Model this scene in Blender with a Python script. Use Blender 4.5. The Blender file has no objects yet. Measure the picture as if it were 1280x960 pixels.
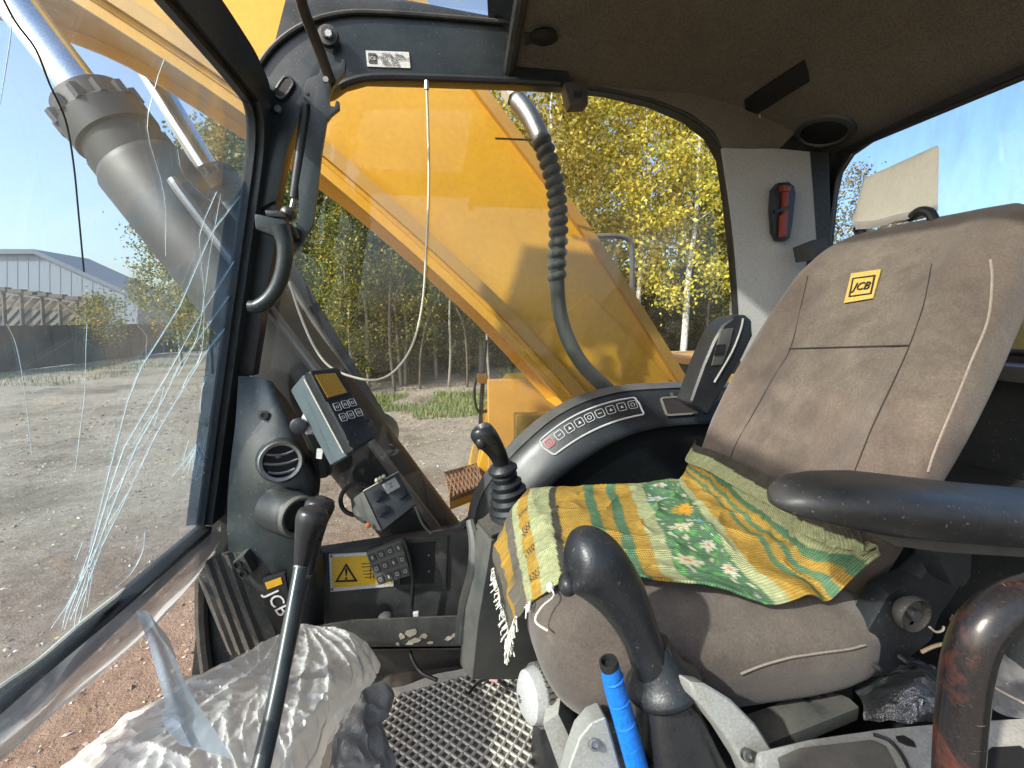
import bpy, bmesh, math, random
from mathutils import Vector as V, Matrix, noise
from mathutils.geometry import tessellate_polygon
random.seed(7)
SC = bpy.context.scene
COL = SC.collection
R_ = math.radians
H = 2.2                                   # camera height above the yard
# ------------------------------------------------------------------ camera, sky, sun, exposure
PSI, TH, FPX = R_(9), math.atan(80 / 560), 560.0
cam_d = bpy.data.cameras.new('camera'); cam = bpy.data.objects.new('camera', cam_d); COL.objects.link(cam)
cam.location = (0, 0, H); cam.rotation_euler = (math.pi / 2 - TH, 0, -PSI)
cam_d.sensor_fit = 'HORIZONTAL'; cam_d.sensor_width = 36; cam_d.lens = FPX / 1280 * 36
cam_d.clip_start = 0.01; cam_d.clip_end = 3000
SC.camera = cam
SUN_AZ = math.atan2(-0.88, -0.47); SUN_EL = R_(37)
w = bpy.data.worlds.new('World'); SC.world = w; w.use_nodes = True
nt = w.node_tree; nt.nodes.clear()
sky = nt.nodes.new('ShaderNodeTexSky'); sky.sky_type = 'NISHITA'; sky.sun_disc = False
sky.sun_elevation = SUN_EL; sky.sun_rotation = SUN_AZ; sky.air_density = 1.0; sky.dust_density = 3.0; sky.ozone_density = 1.2
bg = nt.nodes.new('ShaderNodeBackground'); bg.inputs['Strength'].default_value = 0.15
wo = nt.nodes.new('ShaderNodeOutputWorld'); nt.links.new(sky.outputs[0], bg.inputs[0]); nt.links.new(bg.outputs[0], wo.inputs[0])
sl = bpy.data.lights.new('sun', 'SUN'); sl.energy = 3.2; sl.angle = R_(1.2); sl.color = (1.0, 0.93, 0.82)
sun = bpy.data.objects.new('sun', sl); COL.objects.link(sun)
SUNV = V((math.sin(SUN_AZ) * math.cos(SUN_EL), math.cos(SUN_AZ) * math.cos(SUN_EL), math.sin(SUN_EL)))
sun.rotation_euler = SUNV.to_track_quat('Z', 'Y').to_euler(); sun.location = (-4, -6, 9)
SC.view_settings.view_transform = 'Standard'; SC.view_settings.look = 'None'
SC.view_settings.exposure = 1.15; SC.view_settings.gamma = 1.0; SC.view_settings.use_curve_mapping = False
SC.cycles.transparent_max_bounces = 24; SC.cycles.max_bounces = 8; SC.cycles.diffuse_bounces = 5
SC.cycles.use_denoising = True; SC.cycles.caustics_reflective = False; SC.cycles.caustics_refractive = False
SC.cycles.sample_clamp_indirect = 6

# ------------------------------------------------------------------ measuring helpers: a sight line of the survey meets a known plane
FW = V((math.sin(PSI) * math.cos(TH), math.cos(PSI) * math.cos(TH), -math.sin(TH)))
RT = V((math.cos(PSI), -math.sin(PSI), 0)); UP = RT.cross(FW)
def ray(px, py): return FW + RT * ((px - 640) / FPX) + UP * ((480 - py) / FPX)
def Wd(x, y, z): return V((x, y, z + H))
def PY(px, py, y): r = ray(px, py); return Wd(*(r * (y / r.y)))
def PX(px, py, x): r = ray(px, py); return Wd(*(r * (x / r.x)))
def PZ(px, py, z): r = ray(px, py); return Wd(*(r * (z / r.z)))
WA, WB = -0.506, 0.211                    # windscreen plane x = WA + WB*z
def PW(px, py, off=0.0): r = ray(px, py); return Wd(*(r * ((WA + off) / (r.x - WB * r.z))))
def hit(px, py, fn, t0=0.2, t1=2.5, n=400):
    r = ray(px, py); pv = fn(*(r * t0)); pt_ = t0
    for i in range(1, n + 1):
        t = t0 + (t1 - t0) * i / n; v = fn(*(r * t))
        if (v > 0) != (pv > 0):
            a, b = pt_, t
            for _ in range(25):
                m = (a + b) / 2
                if (fn(*(r * m)) > 0) == (pv > 0): a = m
                else: b = m
            return Wd(*(r * a))
        pv, pt_ = v, t
    return Wd(*(r * t1))

# ------------------------------------------------------------------ mesh helpers
ROOT = {}
def link(o, parent=None):
    COL.objects.link(o)
    if parent is not None:
        o.parent = parent; ROOT[o.name] = ROOT[parent.name]
    return o
def thing(name, label, cat, loc=(0, 0, 0), group=None):
    o = bpy.data.objects.new(name, None); COL.objects.link(o); o.location = loc; ROOT[o.name] = V(loc)
    o.empty_display_size = 0.05
    o['label'] = label; o['category'] = cat
    if group: o['group'] = group
    return o
def tag(o, label, cat=None, group=None, kind=None):
    if label: o['label'] = label
    if cat: o['category'] = cat
    if group: o['group'] = group
    if kind: o['kind'] = kind
    return o
class MB:
    def __init__(s): s.v = []; s.f = []
    def add(s, vf):
        n = len(s.v); s.v += [V(p) for p in vf[0]]; s.f += [tuple(i + n for i in f) for f in vf[1]]; return s
def obj(name, vf, m, parent=None, smooth=True, ang=35, bevel=0, seg=2, loc=None, kind=None, recalc=True):
    if isinstance(vf, MB): vf = (vf.v, vf.f)
    base = ROOT[parent.name] if parent is not None else V(loc or (0, 0, 0))
    me = bpy.data.meshes.new(name)
    me.from_pydata([V(p) - base for p in vf[0]], [], vf[1])
    if recalc or bevel:
        bm = bmesh.new(); bm.from_mesh(me)
        if recalc: bmesh.ops.recalc_face_normals(bm, faces=bm.faces[:])
        if bevel:
            es = [e for e in bm.edges if len(e.link_faces) == 2 and e.calc_face_angle(0) > R_(25)]
            bmesh.ops.bevel(bm, geom=es, offset=bevel, segments=seg, profile=0.7, affect='EDGES', clamp_overlap=True)
        bm.to_mesh(me); bm.free()
    if m is not None: me.materials.append(m)
    if smooth:
        me.polygons.foreach_set('use_smooth', [True] * len(me.polygons)); me.set_sharp_from_angle(angle=R_(ang))
    o = bpy.data.objects.new(name, me)
    if parent is not None: link(o, parent)
    else:
        COL.objects.link(o); o.location = base; ROOT[o.name] = base
    if kind: o['kind'] = kind
    return o
def cr(pts, n):
    """catmull-rom through pts (any-dimension Vectors or floats), n samples per span"""
    if len(pts) < 3: 
        return [pts[0] + (pts[-1] - pts[0]) * (i / n) for i in range(n + 1)]
    out = []
    P = [pts[0] * 2 - pts[1]] + list(pts) + [pts[-1] * 2 - pts[-2]]
    for i in range(1, len(P) - 2):
        a, b, c, d = P[i - 1:i + 3]
        for k in range(n):
            t = k / n
            out.append((b * 2 + (c - a) * t + (a * 2 - b * 5 + c * 4 - d) * t * t + (b * 3 - a - c * 3 + d) * t ** 3) * 0.5)
    out.append(pts[-1]); return out
def tube(pts, r, n=10, sm=5, cap=True):
    pts = [V(p) for p in pts]
    rs = list(r) if isinstance(r, (list, tuple)) else [r] * len(pts)
    if sm: rs = cr([float(q) for q in rs], sm); pts = cr(pts, sm)
    v, f = [], []; t0 = (pts[1] - pts[0]).normalized()
    nrm = t0.orthogonal().normalized()
    for i, p in enumerate(pts):
        t = (pts[min(i + 1, len(pts) - 1)] - pts[max(i - 1, 0)]).normalized()
        nrm = (nrm - t * nrm.dot(t)).normalized(); b = t.cross(nrm)
        for k in range(n):
            a = 2 * math.pi * k / n
            v.append(p + (nrm * math.cos(a) + b * math.sin(a)) * rs[i])
    for i in range(len(pts) - 1):
        for k in range(n):
            f.append((i * n + k, i * n + (k + 1) % n, (i + 1) * n + (k + 1) % n, (i + 1) * n + k))
    if cap: f.append(tuple(range(n - 1, -1, -1))); f.append(tuple(range((len(pts) - 1) * n, len(pts) * n)))
    return v, f
def loft(rings, cap=True):
    n = len(rings[0]); v = [p for r in rings for p in r]; f = []
    for i in range(len(rings) - 1):
        for k in range(n): f.append((i * n + k, i * n + (k + 1) % n, (i + 1) * n + (k + 1) % n, (i + 1) * n + k))
    if cap: f.append(tuple(range(n - 1, -1, -1))); f.append(tuple(range((len(rings) - 1) * n, len(rings) * n)))
    return v, f
def lathe(o, ax, prof, n=24, cap=True):
    ax = V(ax).normalized(); a = ax.orthogonal().normalized(); b = ax.cross(a); o = V(o)
    return loft([[o + ax * h + (a * math.cos(2 * math.pi * k / n) + b * math.sin(2 * math.pi * k / n)) * r for k in range(n)] for r, h in prof], cap)
def prism(poly, vec):
    n = len(poly); vec = V(vec); v = [V(p) for p in poly] + [V(p) + vec for p in poly]
    f = [tuple(range(n)), tuple(range(2 * n - 1, n - 1, -1))] + [(i, (i + 1) % n, n + (i + 1) % n, n + i) for i in range(n)]
    return v, f
def hexa(q, vec): return prism(q, vec)
def hex8(a, b): return [V(p) for p in a] + [V(p) for p in b], [(3, 2, 1, 0), (4, 5, 6, 7), (0, 1, 5, 4), (1, 2, 6, 5), (2, 3, 7, 6), (3, 0, 4, 7)]
def box(c, s, rot=None):
    c = V(c); hx, hy, hz = s[0] / 2, s[1] / 2, s[2] / 2
    M = rot if rot is not None else Matrix.Identity(3)
    v = [c + M @ V((x, y, z)) for z in (-hz, hz) for x, y in ((-hx, -hy), (hx, -hy), (hx, hy), (-hx, hy))]
    return v, [(3, 2, 1, 0), (4, 5, 6, 7), (0, 1, 5, 4), (1, 2, 6, 5), (2, 3, 7, 6), (3, 0, 4, 7)]
def holed(outer, holes, vec):
    loops = [[V(p) for p in outer]] + [[V(p) for p in h] for h in holes]
    tri = tessellate_polygon(loops); pts = [p for l in loops for p in l]; n = len(pts); vec = V(vec)
    v = pts + [p + vec for p in pts]; f = [tuple(t) for t in tri] + [tuple(i + n for i in reversed(t)) for t in tri]; b = 0
    for l in loops:
        m = len(l)
        for i in range(m): f.append((b + i, b + (i + 1) % m, n + b + (i + 1) % m, n + b + i))
        b += m
    return v, f
def patchgrid(ctrl, nu, nv):
    rows = [cr([V(p) for p in r], nu) for r in ctrl]
    cols = list(zip(*rows)); return [cr(list(c), nv) for c in cols]      # [u][v]
def gridmesh(g, thick=0.0, flip=False):
    U_, V_ = len(g), len(g[0]); v = [p for c in g for p in c]; f = []
    for i in range(U_ - 1):
        for j in range(V_ - 1): f.append((i * V_ + j, (i + 1) * V_ + j, (i + 1) * V_ + j + 1, i * V_ + j + 1))
    if thick:
        nm = []
        for i in range(U_):
            for j in range(V_):
                du = g[min(i + 1, U_ - 1)][j] - g[max(i - 1, 0)][j]; dv = g[i][min(j + 1, V_ - 1)] - g[i][max(j - 1, 0)]
                nm.append(du.cross(dv).normalized())
        n = len(v); v = v + [p - q * thick for p, q in zip(v, nm)]
        f = f + [tuple(k + n for k in reversed(q)) for q in f]
        bl = [i * V_ for i in range(U_)] + [(U_ - 1) * V_ + j for j in range(1, V_)] + [i * V_ + V_ - 1 for i in range(U_ - 2, -1, -1)] + [j for j in range(V_ - 2, 0, -1)]
        m = len(bl)
        for i in range(m): f.append((bl[i], bl[(i + 1) % m], bl[(i + 1) % m] + n, bl[i] + n))
    return v, f
def rot_to(zdir, xdir=None):
    z = V(zdir).normalized(); x = V(xdir) if xdir is not None else z.orthogonal()
    x = (x - z * x.dot(z)).normalized(); y = z.cross(x)
    return Matrix((x, y, z)).transposed()
def rrect(wd, ht, r, n=4):
    out = []
    for cx, cy, a0 in ((wd / 2 - r, ht / 2 - r, 0), (-wd / 2 + r, ht / 2 - r, 90), (-wd / 2 + r, -ht / 2 + r, 180), (wd / 2 - r, -ht / 2 + r, 270)):
        for k in range(n + 1):
            a = R_(a0 + 90 * k / n); out.append((cx + r * math.cos(a), cy + r * math.sin(a)))
    return out
def plate(c, M, wd, ht, th, r=0.004):
    c = V(c); return prism([c + M @ V((x, y, 0)) for x, y in rrect(wd, ht, r)], M @ V((0, 0, th)))
def ringframe(c, M, wd, ht, r, t, th):
    c = V(c); a = rrect(wd, ht, r); b = rrect(wd - 2 * t, ht - 2 * t, max(r - t, 0.0003))
    n = len(a); P = lambda q, h: c + M @ V((q[0], q[1], h))
    v = [P(q, 0) for q in a] + [P(q, 0) for q in b] + [P(q, th) for q in a] + [P(q, th) for q in b]; f = []
    for i in range(n):
        j = (i + 1) % n
        f += [(2 * n + i, 2 * n + j, 3 * n + j, 3 * n + i), (i, j, 2 * n + j, 2 * n + i), (n + j, n + i, 3 * n + i, 3 * n + j), (j, i, n + i, n + j)]
    return v, f
def text(name, s, c, M, size, m, parent, ext=0.0006, shear=0, stretch=1.0):
    cu = bpy.data.curves.new(name, 'FONT'); cu.body = s; cu.size = size; cu.align_x = 'CENTER'; cu.align_y = 'CENTER'; cu.extrude = ext; cu.shear = shear; cu.resolution_u = 3
    o = bpy.data.objects.new(name, cu); COL.objects.link(o)
    dg = bpy.context.evaluated_depsgraph_get(); me = bpy.data.meshes.new_from_object(o.evaluated_get(dg)); bpy.data.objects.remove(o)
    c = V(c); vs = [c + M @ V((p.co.x * stretch, p.co.y, p.co.z + ext)) for p in me.vertices]; fs = [tuple(p.vertices) for p in me.polygons]
    bpy.data.meshes.remove(me)
    return obj(name, (vs, fs), m, parent, smooth=False)
def superel(c, s, n=4.5, m=2.5, nu=40, nv=20):
    def sp(x, e): return math.copysign(abs(x) ** e, x)
    v, f = [], []
    for j in range(nv + 1):
        b = -math.pi / 2 + math.pi * j / nv
        for i in range(nu):
            a = 2 * math.pi * i / nu
            v.append(V(c) + V((s[0] * sp(math.cos(b), 2 / m) * sp(math.cos(a), 2 / n), s[1] * sp(math.cos(b), 2 / m) * sp(math.sin(a), 2 / n), s[2] * sp(math.sin(b), 2 / m))))
    for j in range(nv):
        for i in range(nu): f.append((j * nu + i, j * nu + (i + 1) % nu, (j + 1) * nu + (i + 1) % nu, (j + 1) * nu + i))
    return v, f

# ------------------------------------------------------------------ materials
def nodes(name):
    m = bpy.data.materials.new(name); m.use_nodes = True; t = m.node_tree; b = t.nodes['Principled BSDF']
    return m, t, b, t.nodes.new, t.links.new
def ramp(t, stops, inter='LINEAR'):
    r = t.nodes.new('ShaderNodeValToRGB'); r.color_ramp.interpolation = inter; e = r.color_ramp.elements
    while len(e) < len(stops): e.new(0.5)
    for q, (p, c) in zip(e, stops): q.position = p; q.color = (*c, 1) if len(c) == 3 else c
    return r
def noise_n(t, co, scale, detail=4, rough=0.6, dist=0.0):
    n = t.nodes.new('ShaderNodeTexNoise'); n.inputs['Scale'].default_value = scale; n.inputs['Detail'].default_value = detail
    n.inputs['Roughness'].default_value = rough; n.inputs['Distortion'].default_value = dist; t.links.new(co, n.inputs['Vector']); return n
def mixc(t, fac, a, b):
    m = t.nodes.new('ShaderNodeMix'); m.data_type = 'RGBA'
    for k, s in ((0, fac), (6, a), (7, b)):
        if isinstance(s, (int, float)): m.inputs[k].default_value = s
        elif isinstance(s, tuple): m.inputs[k].default_value = (*s, 1)
        else: t.links.new(s, m.inputs[k])
    return m.outputs[2]
def mth(t, op, a, b=0.0, clamp=False):
    m = t.nodes.new('ShaderNodeMath'); m.operation = op; m.use_clamp = clamp
    for k, s in ((0, a), (1, b)):
        if isinstance(s, (int, float)): m.inputs[k].default_value = s
        else: t.links.new(s, m.inputs[k])
    return m.outputs[0]
def mat(name, col, rough=0.6, metal=0.0, var=0.25, vs=14, bump=0.15, bs=180, bd=0.002, dust=0.0, dcol=(0.30, 0.26, 0.20), scratch=0.0, scol=(0.3, 0.3, 0.3), spec=0.5, wear=None, wlo=0.5, wsc=6, sheen=0.0, grain=0.2, gs=320, speck=0.0, blotch=0.0, bcol=(0.2, 0.17, 0.13), bsc=5, wsoft=0.06):
    m, t, b, N, L = nodes(name)
    co = N('ShaderNodeTexCoord').outputs['Object']
    n1 = noise_n(t, co, vs, 6, 0.65)
    c = mixc(t, n1.outputs[0], tuple(x * (1 - var) for x in col), tuple(min(1, x * (1 + var)) for x in col))
    rr = mth(t, 'ADD', mth(t, 'MULTIPLY', n1.outputs[0], 0.25), rough - 0.125)
    if blotch:
        nq = noise_n(t, co, bsc, 9, 0.68, 0.6); rq = ramp(t, [(0.46, (0, 0, 0)), (0.66, (1, 1, 1))]); L(nq.outputs[0], rq.inputs[0])
        nq2 = noise_n(t, co, bsc * 14, 5, 0.7); rq2 = ramp(t, [(0.35, (0.35, 0.35, 0.35)), (0.65, (1, 1, 1))]); L(nq2.outputs[0], rq2.inputs[0])
        c = mixc(t, mth(t, 'MULTIPLY', mth(t, 'MULTIPLY', rq.outputs[0], rq2.outputs[0]), blotch), c, bcol)
    if grain:
        ng = noise_n(t, co, gs, 2, 0.7); rg_ = ramp(t, [(0.3, (1 - grain, 1 - grain, 1 - grain)), (0.7, (1 + grain, 1 + grain, 1 + grain))]); L(ng.outputs[0], rg_.inputs[0])
        mg = N('ShaderNodeMix'); mg.data_type = 'RGBA'; mg.blend_type = 'MULTIPLY'; mg.inputs[0].default_value = 1; L(c, mg.inputs[6]); L(rg_.outputs[0], mg.inputs[7]); c = mg.outputs[2]
    if wear:
        nw = noise_n(t, co, wsc, 8, 0.7, 0.4); rw = ramp(t, [(wlo, (0, 0, 0)), (wlo + wsoft, (1, 1, 1))]); L(nw.outputs[0], rw.inputs[0])
        c = mixc(t, rw.outputs[0], c, wear)
    if dust:
        ge = N('ShaderNodeNewGeometry'); sx = N('ShaderNodeSeparateXYZ'); L(ge.outputs['Normal'], sx.inputs[0])
        up = mth(t, 'ADD', mth(t, 'MULTIPLY', sx.outputs[2], 0.55), 0.45, True)
        n2 = noise_n(t, co, 7, 8, 0.72); rd = ramp(t, [(0.32, (0, 0, 0)), (0.72, (1, 1, 1))]); L(n2.outputs[0], rd.inputs[0])
        fac = mth(t, 'MULTIPLY', mth(t, 'MULTIPLY', rd.outputs[0], up), dust, True)
        c = mixc(t, fac, c, dcol); rr = mth(t, 'ADD', rr, mth(t, 'MULTIPLY', fac, 0.5), True)
    if speck:
        nk = noise_n(t, co, 210, 1, 0.5); rk_ = ramp(t, [(0.69, (0, 0, 0)), (0.74, (1, 1, 1))]); L(nk.outputs[0], rk_.inputs[0]); c = mixc(t, mth(t, 'MULTIPLY', rk_.outputs[0], speck), c, (0.33, 0.30, 0.25))
    if scratch:
        mp = N('ShaderNodeMapping'); mp.inputs['Scale'].default_value = (1, 1, 9); mp.inputs['Rotation'].default_value = (0.6, 0.4, 0.2); L(co, mp.inputs[0])
        n3 = noise_n(t, mp.outputs[0], 60, 3, 0.8); r3 = ramp(t, [(0.66, (0, 0, 0)), (0.72, (1, 1, 1))]); L(n3.outputs[0], r3.inputs[0])
        c = mixc(t, mth(t, 'MULTIPLY', r3.outputs[0], scratch), c, scol)
    L(c, b.inputs['Base Color']); L(rr, b.inputs['Roughness']); b.inputs['Metallic'].default_value = metal
    b.inputs['Specular IOR Level'].default_value = spec
    if sheen: b.inputs['Sheen Weight'].default_value = sheen; b.inputs['Sheen Roughness'].default_value = 0.5
    if bump:
        nb = noise_n(t, co, bs, 3, 0.6); bp = N('ShaderNodeBump'); bp.inputs['Strength'].default_value = bump; bp.inputs['Distance'].default_value = bd
        L(nb.outputs[0], bp.inputs['Height']); L(bp.outputs[0], b.inputs['Normal'])
    return m
def glass(name, tint, film, dlo, dhi, dirt, dcol, sc=(1, 1, 1), nscale=5, reflect=1.0):
    """clear pane: see-through + fresnel mirror, with a dust film that scatters light"""
    m, t, b, N, L = nodes(name); t.nodes.remove(b); out = t.nodes['Material Output']
    co = N('ShaderNodeTexCoord').outputs['Object']; mp = N('ShaderNodeMapping'); mp.inputs['Scale'].default_value = sc; L(co, mp.inputs[0])
    n1 = noise_n(t, mp.outputs[0], nscale, 9, 0.72); r1 = ramp(t, [(dlo, (0, 0, 0)), (dhi, (1, 1, 1))]); L(n1.outputs[0], r1.inputs[0])
    n2 = noise_n(t, co, 160, 2, 0.5); r2 = ramp(t, [(0.70, (0, 0, 0)), (0.76, (1, 1, 1))]); L(n2.outputs[0], r2.inputs[0])
    fac = mth(t, 'ADD', film, mth(t, 'ADD', mth(t, 'MULTIPLY', r1.outputs[0], dirt), mth(t, 'MULTIPLY', r2.outputs[0], dirt * 1.2)), True)
    tr = N('ShaderNodeBsdfTransparent'); tr.inputs[0].default_value = (*tint, 1)
    gl = N('ShaderNodeBsdfGlossy'); gl.inputs['Roughness'].default_value = 0.02
    ge = N('ShaderNodeNewGeometry'); dt = N('ShaderNodeVectorMath'); dt.operation = 'DOT_PRODUCT'; L(ge.outputs['Incoming'], dt.inputs[0]); L(ge.outputs['Normal'], dt.inputs[1])
    sch = mth(t, 'ADD', 0.03, mth(t, 'MULTIPLY', mth(t, 'POWER', mth(t, 'SUBTRACT', 1.0, mth(t, 'ABSOLUTE', dt.outputs['Value']), True), 5.0), 0.97), True)
    m1 = N('ShaderNodeMixShader'); L(mth(t, 'MULTIPLY', sch, reflect), m1.inputs[0]); L(tr.outputs[0], m1.inputs[1]); L(gl.outputs[0], m1.inputs[2])
    df = N('ShaderNodeBsdfDiffuse'); df.inputs[0].default_value = (*dcol, 1); tl = N('ShaderNodeBsdfTranslucent'); tl.inputs[0].default_value = (*dcol, 1)
    m2 = N('ShaderNodeMixShader'); m2.inputs[0].default_value = 0.5; L(df.outputs[0], m2.inputs[1]); L(tl.outputs[0], m2.inputs[2])
    m3 = N('ShaderNodeMixShader'); L(fac, m3.inputs[0]); L(m1.outputs[0], m3.inputs[1]); L(m2.outputs[0], m3.inputs[2]); L(m3.outputs[0], out.inputs[0])
    return m
def plastic_film(name, col, clear, tr_w=0.5, rough=0.2, gloss=0.12, bs=30, bstr=0.6):
    m, t, b, N, L = nodes(name); t.nodes.remove(b); out = t.nodes['Material Output']
    co = N('ShaderNodeTexCoord').outputs['Object']
    nb = noise_n(t, co, bs, 5, 0.65, 0.8); bp = N('ShaderNodeBump'); bp.inputs['Strength'].default_value = bstr; bp.inputs['Distance'].default_value = 0.01; L(nb.outputs[0], bp.inputs['Height'])
    df = N('ShaderNodeBsdfDiffuse'); tl = N('ShaderNodeBsdfTranslucent'); gl = N('ShaderNodeBsdfGlossy'); tp = N('ShaderNodeBsdfTransparent')
    for q in (df, tl): q.inputs[0].default_value = (*col, 1)
    gl.inputs['Roughness'].default_value = rough
    for q in (df, gl): L(bp.outputs[0], q.inputs['Normal'])
    a = N('ShaderNodeMixShader'); a.inputs[0].default_value = tr_w; L(df.outputs[0], a.inputs[1]); L(tl.outputs[0], a.inputs[2])
    g = N('ShaderNodeMixShader'); g.inputs[0].default_value = gloss; L(a.outputs[0], g.inputs[1]); L(gl.outputs[0], g.inputs[2])
    n2 = noise_n(t, co, 9, 4, 0.6); c = N('ShaderNodeMixShader'); L(mth(t, 'MULTIPLY', n2.outputs[0], clear * 2, True), c.inputs[0]); L(g.outputs[0], c.inputs[1]); L(tp.outputs[0], c.inputs[2]); L(c.outputs[0], out.inputs[0])
    return m
def leafmat(name, stops, transl=0.35):
    m, t, b, N, L = nodes(name); out = t.nodes['Material Output']
    ge = N('ShaderNodeNewGeometry'); r = ramp(t, stops); L(ge.outputs['Random Per Island'], r.inputs[0])
    oi = N('ShaderNodeObjectInfo'); hs = N('ShaderNodeHueSaturation'); L(r.outputs[0], hs.inputs['Color'])
    L(mth(t, 'ADD', mth(t, 'MULTIPLY', oi.outputs['Random'], 0.03), 0.485), hs.inputs['Hue']); L(mth(t, 'ADD', mth(t, 'MULTIPLY', oi.outputs['Random'], 0.4), 0.8), hs.inputs['Value'])
    L(hs.outputs[0], b.inputs['Base Color']); b.inputs['Roughness'].default_value = 0.5; b.inputs['Specular IOR Level'].default_value = 0.25
    tl = N('ShaderNodeBsdfTranslucent'); L(hs.outputs[0], tl.inputs[0])
    mx = N('ShaderNodeMixShader'); mx.inputs[0].default_value = transl; L(b.outputs[0], mx.inputs[1]); L(tl.outputs[0], mx.inputs[2]); L(mx.outputs[0], out.inputs[0])
    return m
BLK = mat('black_plastic', (0.014, 0.019, 0.023), 0.42, var=0.35, bump=0.25, bs=500, bd=0.001, dust=0.16, dcol=(0.20, 0.18, 0.15), speck=0.22, blotch=0.18, bcol=(0.09, 0.085, 0.075))
BLKD = mat('dusty_black_plastic', (0.018, 0.022, 0.025), 0.5, var=0.4, bump=0.25, bs=420, bd=0.001, dust=0.55, dcol=(0.22, 0.19, 0.15), scratch=0.25, speck=0.4, blotch=0.35, bcol=(0.12, 0.105, 0.085))
TEAL = mat('blue_black_paint', (0.011, 0.019, 0.023), 0.33, var=0.3, bump=0.08, bs=90, dust=0.12, scratch=0.12, speck=0.3, blotch=0.15, bcol=(0.08, 0.085, 0.08))
RUB = mat('black_rubber', (0.012, 0.0145, 0.018), 0.36, var=0.35, bump=0.25, bs=260, dust=0.07, dcol=(0.18, 0.17, 0.15), scratch=0.06, speck=0.18, blotch=0.22, bcol=(0.060, 0.058, 0.055), bsc=9)
RUBG = mat('glossy_black_rubber', (0.014, 0.015, 0.018), 0.28, var=0.3, bump=0.1, bs=160, dust=0.10, dcol=(0.22, 0.2, 0.17), scratch=0.08)
LINER = mat('brown_headlining', (0.155, 0.138, 0.114), 0.95, var=0.35, vs=5, bump=0.5, bs=500, bd=0.0015, grain=0.35, gs=260, blotch=0.4, bcol=(0.070, 0.058, 0.045), bsc=3)
GREYP = mat('light_grey_plastic', (0.36, 0.365, 0.365), 0.5, var=0.1, vs=5, bump=0.15, bs=500, bd=0.001, dust=0.3, dcol=(0.26, 0.23, 0.19))
GREYM = mat('worn_grey_trim', (0.36, 0.37, 0.355), 0.45, var=0.16, vs=8, bump=0.2, bs=300, bd=0.001, dust=0.6, dcol=(0.20, 0.17, 0.13), scratch=0.25, scol=(0.12, 0.11, 0.1), blotch=0.5, bcol=(0.16, 0.14, 0.11), bsc=8)
GREYD = mat('mid_grey_plastic', (0.055, 0.06, 0.06), 0.5, var=0.25, bump=0.2, bs=400, bd=0.001, dust=0.5)
FAB = mat('brown_velour', (0.075, 0.056, 0.046), 0.95, var=0.45, vs=7, bump=0.6, bs=700, bd=0.0015, dust=0.25, dcol=(0.21, 0.18, 0.135), sheen=0.2, grain=0.26, gs=300, blotch=0.85, bcol=(0.160, 0.134, 0.104), bsc=2.6, wear=(0.028, 0.021, 0.018), wlo=0.50, wsc=3.4, wsoft=0.22)
FABS = mat('seam_dark', (0.022, 0.017, 0.015), 0.9, bump=0)
PIPE = mat('seam_piping', (0.22, 0.185, 0.155), 0.85, bump=0)
YEL = mat('machine_yellow_paint', (0.66, 0.350, 0.024), 0.30, var=0.10, vs=3, bump=0.03, bs=25, dust=0.22, dcol=(0.32, 0.22, 0.11), scratch=0.06, scol=(0.35, 0.2, 0.07), grain=0.06, gs=60, blotch=0.25, bcol=(0.42, 0.24, 0.06), bsc=2.2, speck=0.12)
YELD = mat('dirty_yellow_paint', (0.50, 0.27, 0.05), 0.5, var=0.2, vs=6, bump=0.1, bs=60, dust=0.7, dcol=(0.23, 0.17, 0.11), scratch=0.2, scol=(0.2, 0.13, 0.07))
CHROME = mat('chrome_rod', (0.62, 0.66, 0.72), 0.16, 1.0, var=0.05, bump=0)
STEEL = mat('dull_steel', (0.22, 0.23, 0.24), 0.42, 1.0, var=0.2, bump=0.1, bs=120, dust=0.3)
CYL = mat('cylinder_black', (0.016, 0.018, 0.022), 0.5, var=0.3, vs=7, bump=0.1, bs=90, dust=0.06, dcol=(0.2, 0.17, 0.14))
RUST = mat('rusty_iron', (0.16, 0.075, 0.036), 0.85, var=0.5, vs=12, bump=0.5, bs=80, bd=0.004, dust=0.4)
HOSE = mat('hose_rubber', (0.032, 0.042, 0.044), 0.55, var=0.3, vs=20, bump=0.2, bs=200, dust=0.55, dcol=(0.19, 0.19, 0.17))
WHITE = mat('white_print', (0.62, 0.62, 0.60), 0.5, var=0.05, bump=0)
LINE = mat('grey_print', (0.42, 0.42, 0.42), 0.45, var=0.05, bump=0)
RED = mat('red_print', (0.55, 0.03, 0.04), 0.4, var=0.1, bump=0)
REDP = mat('red_plastic', (0.22, 0.035, 0.02), 0.4, var=0.2, bump=0)
AMBER = mat('amber_screen', (0.30, 0.17, 0.028), 0.22, var=0.1, vs=3, bump=0)
SILV = mat('silver_edge', (0.55, 0.55, 0.53), 0.35, 0.6, var=0.1, bump=0)
BLACK = mat('black_ink', (0.012, 0.012, 0.012), 0.6, var=0.1, bump=0)
WIRE = mat('cream_wire', (0.55, 0.50, 0.40), 0.5, var=0.1, bump=0)
BLUE = mat('blue_tape', (0.003, 0.16, 0.62), 0.38, var=0.15, vs=25, bump=0.5, bs=70, bd=0.003, dust=0.1)
FOAM = mat('foam_in_film', (0.82, 0.81, 0.70), 0.3, var=0.12, vs=12, bump=0.5, bs=24, bd=0.008, blotch=0.3, bcol=(0.5, 0.46, 0.33), grain=0.05)
BAR = mat('worn_grab_bar', (0.016, 0.015, 0.016), 0.25, var=0.2, bump=0.1, bs=90, wear=(0.080, 0.027, 0.021), wlo=0.49, wsc=8, scratch=0.35, scol=(0.35, 0.27, 0.22))
BRONZE = mat('dark_bronze_tube', (0.035, 0.026, 0.018), 0.35, 0.2, var=0.3, bump=0)
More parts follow.
